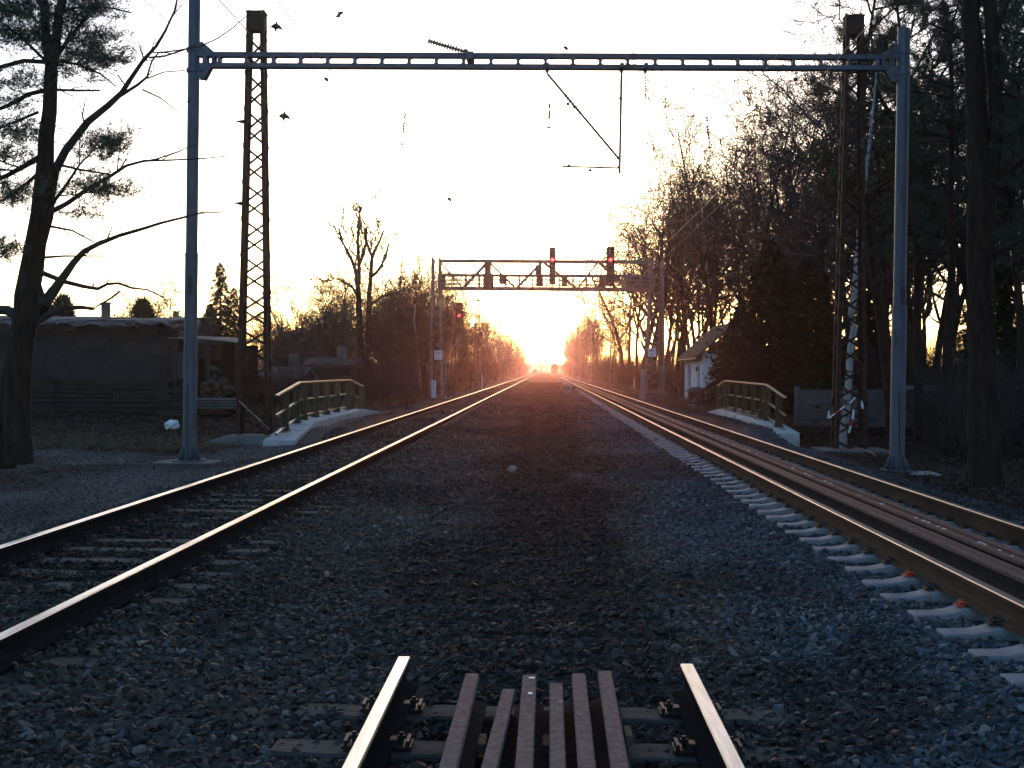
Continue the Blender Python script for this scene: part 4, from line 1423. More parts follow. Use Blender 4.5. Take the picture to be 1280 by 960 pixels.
# ================================================================ FAR LEFT BUILDINGS
def far_house(label, cx, Y, w, eave_y, ridge_y, depth, wallm, roofm, ridge_along_x=False, win=True):
    z0_ = gz(P(cx, 470, Y).x, Y)
    c = P(cx, 470, Y)
    h_ = thing('house', label, 'house', (c.x, Y, z0_))
    W_ = w / F * Y
    ze, zr = P(cx, eave_y, Y).z - z0_, P(cx, ridge_y, Y).z - z0_
    m = MB(); m.box((0, depth / 2, ze / 2), (W_, depth, ze))
    if not ridge_along_x:
        m.loft([[(-W_ / 2, y, ze - .001), (W_ / 2, y, ze - .001), (0, y, zr)] for y in (.01, depth - .01)])
    m.build('wall', wallm, h_)
    for sg in (-1, 1):
        m = MB()
        if ridge_along_x:
            yy = (0 if sg < 0 else depth)
            m.loft([[(x, yy + sg * .5, ze - .1), (x, yy + sg * .5, ze + .08), (x, depth / 2, zr + .1), (x, depth / 2, zr - .05)] for x in (-W_ / 2 - .4, W_ / 2 + .4)])
        else:
            m.loft([[(sg * (W_ / 2 + .5), y, ze - .25), (sg * (W_ / 2 + .5), y, ze - .08), (sg * .002, y, zr + .22), (sg * .002, y, zr + .05)] for y in (-.4, depth + .4)])
        m.build('roof', roofm, h_)
    m = MB(); m.box((W_ * .2, depth / 2, zr + .2), (.5, .5, 1.2)); m.build('chimney', 'dark_concrete', h_)
    if win:
        for k in (-.25, .25):
            m = MB(); m.box((k * W_, -.02, ze * .5), (.9, .08, 1.2)); f_ = m.build('window', 'wall_white', h_)
            m = MB(); m.box((k * W_, -.07, ze * .5), (.75, .02, 1.05)); m.build('pane', 'window_dark', f_)
    return h_
far_house('low house with broad dark gable roof behind the left bare trees', 372, 115, 76, 434, 413, 8, 'wall_plinth', 'roof_tile')
far_house('small house with grey roof far behind the dark shed', 175, 120, 150, 408, 396, 8, 'shed_plaster', 'roof_felt', True)
far_house('garden hut with pale blue grey roof behind the green left railing', 352, 62, 40, 474, 461, 3, 'shed_board', 'roof_felt', True, False)
far_house('brown garden hut among bushes behind the left railing', 412, 70, 50, 458, 449, 3, 'shed_board', 'roof_tile', True, False)
t = thing('garden_wall', 'low dark garden wall with pale coping left of the signal bridge', 'wall', (P(452, 480, 74).x, 74, gz(-11, 74)))
for i in range(4):
    m = MB(); m.box((.35 + i * .68, 0, .62), (.66, .12, 1.24)); m.build('panel', 'dark_concrete', t)
    m = MB(); m.box((.35 + i * .68, 0, 1.28), (.67, .16, .05)); m.build('coping', 'concrete', t)

# ================================================================ SMALL THINGS ALONG THE LINE
p = G(711, 493, -.2); p.y = 95
t = thing('block_pile', 'small pile of pinkish concrete blocks on the ballast left of the right track', 'pile', (P(711, 490, 95).x, 95, gz(2, 95)))
rg = random.Random(21)
for k in range(7):
    m = MB(); m.box((0, 0, 0), (rg.uniform(.25, .5), .25, .2)); o = m.build('block', 'concrete', t, bevel=.02)
    o.location = (rg.uniform(-.5, .5), rg.uniform(-.3, .3), rg.uniform(.1, .45)); o.rotation_euler = (rg.uniform(-.3, .3), rg.uniform(-.3, .3), rg.uniform(0, 3))
p = G(640, 590, -.2)
lump('stone', 'single pale stone lying on the dark ballast in the middle', 'stone', (p.x, p.y, gz(p.x, p.y) + .05), (.085, .07, .06), 'concrete', 9, 2, .4)
m = MB(); m.tube([P(1082, 563, 28.5), P(1090, 566, 28), P(1098, 574, 27.6), P(1105, 584, 27.2)], .035, 8)
tag(m.build('pipe', 'wood_plank', smooth=True), 'bent reddish pipe on the ground between the right rusty mast and the grey pole', 'pipe')
for x, y, lb in ((603, 471, 'thin white marker post at the left trackside beyond the bridge'), (793, 463, 'thin white marker post at the right trackside beyond the bridge')):
    q = P(x, y, 118)
    m = MB(); z0_ = gz(q.x, 118); m.box((q.x, 118, z0_ + .6), (.16, .1, 1.4)); m.box((q.x, 118, z0_ + 1.33), (.2, .14, .06))
    tag(m.build('marker_post', 'sign_white'), lb, 'post')
# train far away on the right track
TY = 470
t = thing('train', 'dark train standing far down the right track under the sunset', 'train', (XR, TY, ZR))
m = MB()
ring = [(-1.45, .75), (1.45, .75), (1.5, 1.2), (1.45, 2.6), (1.2, 3.5), (.6, 3.95), (-.6, 3.95), (-1.2, 3.5), (-1.45, 2.6), (-1.5, 1.2)]
m.loft([[(a * k, y, .75 + (b - .75) * (.9 if y == 0 else 1)) for a, b in ring] for y, k in ((0, .92), (.5, 1), (18, 1), (18.3, .95))]); m.build('body', 'train_paint', t)
for sx in (-1, 1):
    m = MB(); m.box((sx * .62, -.03, 2.55), (1.0, .06, .8)); m.build('windscreen', 'train_glass', t)
    m = MB(); m.tube([(sx * 1.0, .02, 1.25), (sx * 1.0, -.05, 1.25)], .14, 10); m.build('headlight', 'sign_white', t)
    m = MB(); m.tube([(sx * .88, .3, 1.0), (sx * .88, -.4, 1.0), (sx * .88, -.41, 1.0), (sx * .88, -.46, 1.0)], [.08, .08, .24, .24], 10); m.build('buffer', 'signal_black', t)
m = MB(); m.box((0, 9, .45), (2.4, 16, .5)); m.build('underframe', 'signal_black', t)
for yy in (2, 4.4, 13.6, 16):
    for sx in (-1, 1):
        m = MB(); m.tube([(sx * .75 - .06, yy, .46), (sx * .75 + .06, yy, .46)], .46, 16); m.build('wheel', 'signal_black', t)
# pale vehicle far down by the left track
VY = 430
q = P(668.5, 461, VY)
t = thing('van', 'tiny pale van parked far down the line beside the left track', 'van', (q.x, VY, gz(q.x, VY)))
m = MB(); m.box((0, 0, .75), (1.9, 4.2, .8)); m.box((0, .6, 1.45), (1.7, 3.0, .7)); m.build('body', 'sign_white', t, bevel=.05)
m = MB(); m.box((0, -.93, 1.5), (1.45, .06, .5)); m.build('window', 'window_dark', t)
for sx in (-1, 1):
    for yy in (-1.3, 1.3):
        m = MB(); m.tube([(sx * .88 - .1, yy, .32), (sx * .88 + .1, yy, .32)], .33, 12); m.build('wheel', 'signal_black', t)
# ================================================================ TREES
class Tree:
    def __init__(s, seed):
        s.r = np.random.default_rng(seed)
        s.br = {}                                  # level -> list of (pts, radii, sides)
        s.tips = []
        s.rmin = .0035
    def put(s, lv, pts, rad, k):
        s.br.setdefault(lv, []).append((np.asarray(pts, float), np.asarray(rad, float), k))
    def grow(s, p, d, L, r, lv, mx, spec):
        """spec[lv] = (segments, wander, up, children, child length factor, child angle, first child at, sides)"""
        g = s.r
        seg, wan, up, nch, lf, ang, t0, k = spec[lv]
        pts = [np.array(p, float)]
        d = np.array(d, float); d /= np.linalg.norm(d)
        dirs = [d]
        for i in range(seg):
            d = d + g.normal(0, wan, 3) + np.array([0, 0, up])
            d /= np.linalg.norm(d)
            pts.append(pts[-1] + d * L / seg)
            dirs.append(d)
        t = np.linspace(0, 1, seg + 1)
        rad = np.maximum(r * (1 - .78 * t ** 1.1), s.rmin)
        s.put(lv, pts, rad, k)
        if lv >= mx:
            s.tips.append((pts[-1], d, lv)); s.tips.append((pts[len(pts) // 2], d, lv))
            return
        for j in range(nch):
            q = t0 + (1 - t0) * ((j + g.uniform(.1, .9)) / nch)
            f = q * seg
            i = min(int(f), seg - 1)
            pos = pts[i] + (pts[i + 1] - pts[i]) * (f - i)
            dd = dirs[i + 1]
            a = g.normal(0, 1, 3); a -= dd * a.dot(dd); a /= np.linalg.norm(a) + 1e-9
            an = ang * g.uniform(.7, 1.3)
            nd = dd * math.cos(an) + a * math.sin(an)
            rr_ = np.interp(q, t, rad)
            ll = L * lf * g.uniform(.65, 1.15) * (1.15 - .55 * q)
            s.grow(pos, nd, ll, rr_ * (.62 if lv == 0 else .66), lv + 1, mx, spec)
    def limb(s, pts, rad, lv, spec, mx, dens=2.2, k=7, len0=1.2, t0=.15):
        """a hand placed limb that sprouts its own twigs"""
        pts = [np.array(p, float) for p in pts]
        # refine with slight crookedness
        P2, R2 = [pts[0]], [rad[0]]
        for i in range(len(pts) - 1):
            L = np.linalg.norm(pts[i + 1] - pts[i])
            n = max(1, int(L / .35))
            for j in range(1, n + 1):
                q = j / n
                w = s.r.normal(0, .018, 3) if j < n else 0
                P2.append(pts[i] * (1 - q) + pts[i + 1] * q + w)
                R2.append(rad[i] * (1 - q) + rad[i + 1] * q)
        s.put(lv, P2, R2, k)
        n = len(P2)
        tot = sum(np.linalg.norm(P2[i + 1] - P2[i]) for i in range(n - 1))
        for _ in range(int(tot * dens)):
            f = s.r.uniform(t0, 1) * (n - 1)
            i = min(int(f), n - 2)
            pos = P2[i] + (P2[i + 1] - P2[i]) * (f - i)
            dd = P2[i + 1] - P2[i]; dd /= np.linalg.norm(dd)
            a = s.r.normal(0, 1, 3); a -= dd * a.dot(dd); a /= np.linalg.norm(a)
            nd = dd * .65 + a * .75
            s.grow(pos, nd, len0 * s.r.uniform(.4, 1.2), min(R2[i] * .5, .02), lv + 1, mx, spec)
        return P2, R2
    def mesh(s, name, levels, m_):
        V, Fq, n = [], [], 0
        for lv in levels:
            for pts, rad, k in s.br.get(lv, []):
                tan = np.gradient(pts, axis=0)
                tan /= np.linalg.norm(tan, axis=1)[:, None] + 1e-9
                ref = np.where(np.abs(tan[:, 2:3]) < .9, np.array([[0, 0, 1.]]), np.array([[0, 1., 0]]))
                x = np.cross(tan, ref); x /= np.linalg.norm(x, axis=1)[:, None] + 1e-9
                y = np.cross(x, tan)
                a = np.arange(k) * 2 * math.pi / k
                ring = pts[:, None] + rad[:, None, None] * (np.cos(a)[None, :, None] * x[:, None] + np.sin(a)[None, :, None] * y[:, None])
                V.append(ring.reshape(-1, 3))
                m = len(pts)
                i = np.arange(m - 1)[:, None] * k + np.arange(k)[None]
                j = np.arange(m - 1)[:, None] * k + (np.arange(k)[None] + 1) % k
                Fq.append(np.stack([i, j, j + k, i + k], -1).reshape(-1, 4) + n)
                n += m * k
        return np_mesh(name, np.concatenate(V), np.concatenate(Fq), [m_], smooth=True)

def tuft_mesh(name, cs, dirs, m_, n=12, L=.11, w=.012, spread=.9, rng=None):
    """sprays of needle faces at the given points"""
    rng = rng or np.random.default_rng(1)
    cs, dirs = np.asarray(cs), np.asarray(dirs)
    N = len(cs)
    d = dirs[:, None] + rng.normal(0, spread, (N, n, 3))
    d /= np.linalg.norm(d, axis=2)[..., None]
    side = np.cross(d, rng.normal(0, 1, (N, n, 3)))
    side /= np.linalg.norm(side, axis=2)[..., None]
    l = L * rng.uniform(.6, 1.25, (N, n, 1))
    b = cs[:, None] + rng.normal(0, L * .25, (N, n, 3))
    v = np.stack([b - side * w / 2, b + side * w / 2, b + d * l], 2).reshape(-1, 3)
    return np_mesh(name, v, np.arange(N * n * 3).reshape(-1, 3), [m_])

def plant(name, label, cat, parts, loc=(0, 0, 0), rz=0, sc=1, group=None):
    t = thing(name, label, cat, loc, rz, group)
    t.scale = (sc,) * 3 if not isinstance(sc, tuple) else sc
    for nm, me in parts:
        link(nm, me, t)
    KIDS[t.name] = list(bpy.data.objects[o] for o in ())  or None
    return t

def plant_at(name, label, cat, parts, loc, rz=0, sc=1, group=None):
    o = bpy.data.objects.new(name, None)
    COL.objects.link(o)
    o.location = loc; o.rotation_euler = (0, 0, rz)
    o.scale = sc if isinstance(sc, tuple) else (sc,) * 3
    tag(o, label, cat, group)
    for nm, me in parts:
        link(nm, me, o)
    return o

#             seg wander up  children lf  angle t0  sides
SP_FOREST = [(12, .06, .05, 13, .46, .72, .34, 8), (8, .15, .07, 7, .48, .75, .2, 6), (5, .18, .06, 6, .5, .75, .15, 4), (3, .2, .04, 4, .55, .7, .1, 3), (2, .2, .02, 0, 0, 0, 0, 3)]
SP_SPREAD = [(8, .09, .04, 11, .62, .8, .22, 8), (8, .16, .05, 7, .5, .8, .18, 6), (5, .18, .04, 6, .5, .75, .15, 4), (3, .2, .03, 4, .55, .7, .1, 3), (2, .2, .02, 0, 0, 0, 0, 3)]
forest = []
for i in range(5):
    T = Tree(100 + i); T.rmin = .0125
    sp = SP_FOREST if i < 3 else SP_SPREAD
    T.grow((0, 0, -.3), (T.r.normal(0, .03), T.r.normal(0, .03), 1), [19, 20, 18, 15, 14][i], [.20, .24, .18, .22, .20][i], 0, 4, sp)
    forest.append([('trunk', T.mesh('trunk', [0], 'bark_dark')), ('crown', T.mesh('crown', [1, 2, 3, 4], 'bark_twig'))])
FH = [19, 20, 18, 16, 15]
SP_SHRUB = [(5, .14, .05, 9, .55, .6, .12, 4), (4, .18, .05, 6, .55, .65, .1, 3), (3, .2, .04, 3, .6, .6, .1, 3), (2, .2, .02, 0, 0, 0, 0, 3)]
shrubs = []
for i in range(4):
    T = Tree(300 + i)
    for k in range(11):
        a = T.r.uniform(0, 6.28)
        T.grow((math.cos(a) * .3, math.sin(a) * .3, -.1), (math.cos(a) * T.r.uniform(.1, .7), math.sin(a) * T.r.uniform(.1, .7), 1), T.r.uniform(1.7, 3.2), .022, 0, 3, SP_SHRUB)
    shrubs.append([('stem', T.mesh('stem', [0], 'bark_dark')), ('twig', T.mesh('twig', [1, 2, 3], 'bark_twig'))])
# young bushy trees (thickets left of the line)
SP_BUSH = [(6, .10, .05, 10, .6, .7, .15, 6), (5, .16, .05, 7, .5, .75, .15, 4), (4, .18, .05, 5, .55, .7, .1, 3), (2, .2, .02, 3, .6, .6, .1, 3), (2, .2, .0, 0, 0, 0, 0, 3)]
bushes = []
for i in range(3):
    T = Tree(400 + i); T.rmin = .009
    for k in range(3):
        a = T.r.uniform(0, 6.28)
        T.grow((math.cos(a) * .25, math.sin(a) * .25, -.2), (math.cos(a) * .22, math.sin(a) * .22, 1), T.r.uniform(4.5, 6.5), .07, 0, 4, SP_BUSH)
    bushes.append([('trunk', T.mesh('trunk', [0], 'bark_dark')), ('crown', T.mesh('crown', [1, 2, 3, 4], 'bark_twig'))])

RT = random.Random(77)
def put_forest(n_variants, spots, label_of, name='bare_tree', cat='tree', pool=None, hs=None):
    for (x, y, hgt) in spots:
        i = RT.randrange(len(pool))
        sc = hgt / hs[i] if hs else hgt
        lb, gr = label_of(x, y)
        plant_at(name, lb, cat, pool[i], (x, y, gz(x, y)), RT.uniform(0, 6.28), (sc * RT.uniform(.92, 1.1), sc * RT.uniform(.92, 1.1), sc), gr)

ROWS = ('front row', 'second row', 'third row', 'back row')
def wood_label(x, y):
    row = ROWS[max(0, min(3, int(round((x - float(np.interp(y, edge_y, edge_x))) / 6.0))))]
    where = 'behind the dark spruces' if y < 63 else 'right behind the white hut' if y < 73 else 'beside the roof of the white hut' if y < 83 else 'just beyond the white hut' if y < 95 else 'past the right bridge leg' if y < 112 else 'well past the signal bridge' if y < 135 else 'near its far end'
    return '%s bare tree of the right wood, %s' % (row, where), 'bare trees %s, %s' % (where, row)
def shrub_label(x, y):
    px = 680 + x / y * F
    where = 'past the right bridge leg' if y > 82 and px < 870 else 'behind the white hut and spruces' if px < 1062 else 'between the right rusty mast and the pines' if px < 1190 else 'around the foot of the twin stemmed pine'
    return 'leafless dark shrub %s' % where, 'shrubs %s' % where
def left_row_label(x, y):
    row = ROWS[max(0, min(2, int(round((-x - 11.5) / 5.5))))]
    where = 'just past the signal bridge' if y < 135 else 'midway along the left row' if y < 165 else 'beyond the striped signal' if y < 200 else ''
    if not where: return 'far bare tree in the %s left of the tracks towards the sunset' % row, 'far bare trees left of the sunset, %s' % row
    return 'bare tree left of the tracks, %s, %s' % (row, where), 'bare trees left of the line %s, %s' % (where, row)
def thicket_label(x, y):
    px = 680 + x / y * F
    where = 'left of the twin stemmed bare tree' if px < 440 else 'between the twin stemmed tree and the bridge leg' if px < 535 else 'behind the left bridge leg'
    return 'bushy young tree in the thicket %s' % where, 'bushy young trees %s' % where
# right wood: edge distance from the track follows the photograph
edge_y = [20, 50, 60, 80, 94, 109, 150, 165]
edge_x = [17, 21.5, 19.5, 15.5, 13, 10.6, 10.4, 10.4]
spots = []
y = 52.0
while y < 160:
    e = float(np.interp(y, edge_y, edge_x))
    for k in range(4):
        spots.append((e + k * 6.0 + RT.uniform(-1.4, 1.6), y + RT.uniform(-1.8, 1.8), RT.uniform(16.5, 20.5) + (1 if k else 0)))
    y += 5.4
put_forest(0, spots, wood_label, pool=forest, hs=FH)
spots = [(RT.uniform(15, 50), RT.uniform(24, 52), RT.uniform(14, 19)) for _ in range(22)]
spots = [s_ for s_ in spots if s_[0] / s_[1] < .62 and s_[0] / s_[1] > .27]
put_forest(0, spots, lambda x, y: ('bare tree in the dark wood behind the right masts and pines', 'bare trees behind the right masts'), pool=forest, hs=FH)
# unseen trees added out of view on both sides to cut the sky light
spots = [(RT.uniform(11.5, 34), RT.uniform(0, 20), RT.uniform(14, 19)) for _ in range(16)]
spots = [q for q in spots if q[0] / max(q[1], .1) > .62 or q[1] < 0]
put_forest(0, spots, lambda x, y: ('unseen bare tree added to the right wood to block sky light', 'unseen trees added to block sky light'), pool=forest, hs=FH)
spots = [(-RT.uniform(14, 32), RT.uniform(4, 17), RT.uniform(12, 17)) for _ in range(8)]
spots = [q for q in spots if -q[0] / max(q[1], .1) > .66 or q[1] < 0]
put_forest(0, spots, lambda x, y: ('unseen bare tree added on the left to block sky light', 'unseen trees added to block sky light'), pool=forest, hs=FH)
# the red glowing row farther on
spots = []
y = 235.0
while y < 620:
    for k in range(2):
        spots.append((10.5 + k * 6 + RT.uniform(-1.2, 1.8), y + RT.uniform(-3, 3), RT.uniform(12.5, 16.5)))
    y += 13
put_forest(0, spots, lambda x, y: ('bare tree in the far glowing row right of the sunset', 'far bare trees right of the sunset'), pool=forest[:3], hs=FH)
# left side: trees along the line beyond the signal bridge
spots = []
y = 104.0
while y < 620:
    for k in range(3 if y < 200 else 2):
        spots.append((-(11.5 + k * 5.5 + RT.uniform(-1.2, 2)), y + RT.uniform(-3, 3), RT.uniform(9.5, 13.0) - (1.5 if y < 125 else 0)))
    y += 9 if y < 260 else 17
put_forest(0, spots, left_row_label, pool=forest[3:] + forest[:1], hs=FH[3:] + FH[:1])
# thickets left
spots = [(P(px, 470, Y).x, Y, s_) for px, Y, s_ in ((372, 92, 1.0), (392, 88, 1.15), (408, 96, 1.1), (425, 84, .95), (478, 82, 1.0), (495, 90, 1.2), (512, 84, 1.15), (528, 92, 1.3), (505, 100, 1.3), (545, 96, 1.2), (470, 98, 1.0), (440, 92, .9), (350, 98, .8), (335, 105, .8), (560, 104, 1.0), (575, 112, 1.0), (383, 80, .85), (415, 78, .9), (437, 86, 1.0), (488, 76, .95), (520, 88, 1.25), (536, 82, 1.05), (360, 86, .9))]
put_forest(0, spots, thicket_label, name='bushy_tree', pool=bushes)
spots = [(P(px, 470, Y).x, Y, s_) for px, Y, s_ in ((205, 62, .8), (222, 66, .9), (192, 64, .75), (150, 70, .7), (240, 72, .7), (262, 70, .6), (300, 72, .6))]
put_forest(0, spots, lambda x, y: ('bushy bare garden tree behind the dark shed roof', 'garden trees behind the shed'), name='bushy_tree', pool=bushes)
spots = []
for px in range(318, 515, 13):
    Y = RT.uniform(52, 74)
    spots.append((P(px + RT.uniform(-5, 5), 480, Y).x, Y, RT.uniform(.55, 1.0)))
spots += [(P(px, 480, Y).x, Y, s_) for px, Y, s_ in ((478, 58, .6), (500, 62, .6), (460, 52, .5), (325, 48, .7), (340, 50, .6), (585, 112, 1.1), (600, 125, 1.1), (560, 90, .9), (612, 150, 1.2))]
put_forest(0, spots, lambda x, y: ('leafless shrub behind the rusty mast and left railing' if 680 + x / y * F < 400 else 'leafless shrub behind the far end of the left railing' if 680 + x / y * F < 470 else 'leafless shrub in the brush left of the bridge leg', 'shrubs behind the mast and left railing' if 680 + x / y * F < 400 else 'shrubs behind the far end of the left railing' if 680 + x / y * F < 470 else 'shrubs left of the bridge leg'), name='shrub', cat='shrub', pool=shrubs)
spots = []
for px in range(830, 1290, 15):
    if px < 846: continue
    Y = RT.uniform(50, 92) if px < 1000 else RT.uniform(27, 44)
    if 845 < px < 1062: Y = RT.uniform(86, 96)
    elif px < 1190: Y = RT.uniform(49, 58)
    spots.append((P(px + RT.uniform(-5, 5), 480, Y).x, Y, RT.uniform(.7, 1.25)))
for y in np.arange(84, 160, 6):
    spots.append((float(np.interp(y, edge_y, edge_x)) - 1 + RT.uniform(-.4, .6), y, RT.uniform(.8, 1.3)))
put_forest(0, spots, shrub_label, name='shrub', cat='shrub', pool=shrubs)
spots = []
for y in np.arange(165, 600, 16):
    for sg in (-1, 1):
        spots.append((sg * RT.uniform(9.2, 11), y + RT.uniform(-4, 4), RT.uniform(1.2, 2.2)))
put_forest(0, spots, lambda x, y: ('far shrub along the line, %s of the tracks' % ('left' if x < 0 else 'right'), 'far shrubs %s of the line' % ('left' if x < 0 else 'right')), name='shrub', cat='shrub', pool=shrubs)

# undergrowth nobody could count: dense saplings that close the wood
def undergrowth(name, n, fx, fy, h0, h1, seed):
    g = np.random.default_rng(seed)
    T = Tree(seed)
    for _ in range(n):
        y = fy(g); x = fx(g, y)
        z = gz(x, y)
        L = g.uniform(h0, h1)
        T.grow((x, y, z - .1), (g.normal(0, .16), g.normal(0, .16), 1), L, g.uniform(.012, .035), 0, 1, [(3, .1, .05, 7, .42, .6, .15, 3), (2, .2, .05, 0, 0, 0, 0, 3)])
    return tag(link(name, T.mesh(name, [0, 1], 'bark_twig')), kind='stuff')
undergrowth('undergrowth', 5200, lambda g, y: float(np.interp(y, edge_y, edge_x)) + abs(g.normal(0, 18)) + 2, lambda g: g.uniform(24, 165), 1.8, 6.0, 5)
undergrowth('undergrowth', 1500, lambda g, y: -(10.5 + abs(g.normal(0, 9)) + max(0, 95 - y) * .12), lambda g: g.uniform(58, 330), 1.5, 5, 6)
undergrowth('undergrowth', 1100, lambda g, y: 9.5 + abs(g.normal(0, 6)), lambda g: g.uniform(165, 620), 2, 8, 7)
# far wood closing the view
g = np.random.default_rng(9)
T = Tree(9)
for _ in range(900):
    y = g.uniform(760, 1500); x = g.uniform(-.27, .27) * y
    if abs(x) < 9 and y < 900: continue
    T.grow((x, y, -.5), (0, 0, 1), g.uniform(7, 13), .35, 0, 1, [(3, .06, .05, 9, .4, .7, .2, 3), (2, .2, .05, 0, 0, 0, 0, 3)])
for k in T.br:
    T.br[k] = [(p, np.maximum(r_, .12), s_) for p, r_, s_ in T.br[k]]
tag(link('far_wood', T.mesh('far_wood', [0, 1], 'bark_twig')), kind='stuff')
# low hills on the horizon
hx = np.linspace(-1500, 1500, 90); hy = np.linspace(1700, 2500, 9)
X, Y = np.meshgrid(hx, hy)
Z = 14 * np.sin((Y - 1700) / 800 * math.pi) * (.5 + fbm(X * .004, Y * .004, 3)) - 1
i = np.arange(8 * 89); r_, c_ = i // 89, i % 89; a = r_ * 90 + c_
tag(link('hills', np_mesh('hills', np.stack([X, Y, Z], -1).reshape(-1, 3), np.stack([a, a + 1, a + 91, a + 90], 1), ['hill'], smooth=True)), kind='structure')

# ---------------------------------------------------------------- twin stemmed bare tree left of the bridge
TW = [(4, .1, .04, 6, .55, .65, .15, 4), (3, .16, .04, 4, .55, .7, .15, 3), (2, .2, .03, 3, .6, .6, .1, 3), (2, .2, .02, 0, 0, 0, 0, 3)]
TWUP = [(6, .07, .13, 5, .55, .5, .15, 4), (5, .09, .13, 3, .55, .5, .2, 3), (3, .12, .1, 2, .6, .5, .2, 3), (2, .2, .02, 0, 0, 0, 0, 3)]
def hand_tree(name, label, cat, limbs, Y, seed, bark='bark_dark', dens=2.2, len0=1.2, mx=3, tufts=None, needle=None, dYs=None):
    T = Tree(seed); T.rmin = (.0004 if Y == 76 else .00019) * Y
    spec = {0: None}
    spec.update({k + 1: v for k, v in enumerate(TW if Y != 76 else TWUP)})
    for li, (pl, lv0, dn, l0) in enumerate(limbs):
        pts = [P(a, b, Y + (q[0] if q else 0)) for a, b, r_, *q in pl]
        rad = [r_ / F * Y for a, b, r_, *q in pl]
        T.limb(pts, rad, lv0, spec, mx, dens=dn, len0=l0, k=10 if lv0 == 0 else 7)
    base = P(limbs[0][0][0][0], limbs[0][0][0][1], Y)
    o = thing(name, label, cat)
    link('trunk', T.mesh('trunk', [0], bark), o)
    link('crown', T.mesh('crown', [1, 2, 3, 4], 'bark_twig' if bark != 'bark_pine' else 'bark_pine'), o)
    if tufts:
        cs, ds = [], []
        g = np.random.default_rng(seed + 1)
        for (cx, cy, w, h, n, dy) in tufts:
            for _ in range(n):
                # sub-clumps: a few shoots with needles along them
                a = g.normal(0, .5), g.normal(0, .5)
                c = np.array(P(cx + a[0] * w, cy + a[1] * h, Y + dy + g.normal(0, .5)))
                d = np.array([g.normal(0, 1), g.normal(0, .6), abs(g.normal(0, .5)) + .1]); d /= np.linalg.norm(d)
                L = g.uniform(.12, .38)
                for q in np.linspace(0, 1, max(3, int(L / .06))):
                    cs.append(c + d * L * q); ds.append(d)
        link('foliage', tuft_mesh('foliage', cs, ds, 'needles_pine', n=9, L=.085, w=.013, spread=.7, rng=g), o)
    return o
hand_tree('bare_tree', 'tall bare tree with two upright stems left of the signal bridge', 'tree', [
    ([(452, 478, 4.5), (451, 430, 4), (449, 390, 3.7), (448, 360, 3.3)], 0, 0, 1),
    ([(460, 478, 4), (460, 430, 3.8), (461, 390, 3.4), (462, 360, 3)], 0, 0, 1),
    ([(448, 362, 3.1), (446, 345, 2.7), (441, 328, 2.2), (433, 312, 2), (427, 300, 2.0), (423, 285, 1.1)], 1, 3.2, 2.0),
    ([(448, 355, 3.1), (449, 335, 2.6), (448, 310, 2.0), (448, 285, 1.6), (450, 258, 1.1)], 1, 3.2, 2.0),
    ([(449, 330, 2.6), (455, 318, 2), (458, 300, 1.4), (459, 280, 1.1)], 1, 3.2, 1.8),
    ([(462, 362, 3.0), (464, 340, 2.6), (465, 320, 2.2), (459, 305, 1.8), (456, 285, 1)], 1, 3.2, 1.8),
    ([(465, 322, 2.6), (469, 312, 2), (475, 300, 1.5), (480, 288, 1.1)], 1, 3.2, 1.6),
    ([(465, 345, 2.4), (475, 335, 1.8), (482, 322, 1.8), (486, 305, 1.1)], 1, 3.2, 1.6),
    ([(463, 380, 2.4), (475, 372, 1.9), (488, 366, 2.0), (500, 366, 1.1)], 1, 3.2, 1.8),
    ([(448, 372, 2.2), (440, 358, 1.6), (430, 352, 1), (420, 348, 1.1)], 1, 3.2, 1.6)], 76, 501, dens=5)

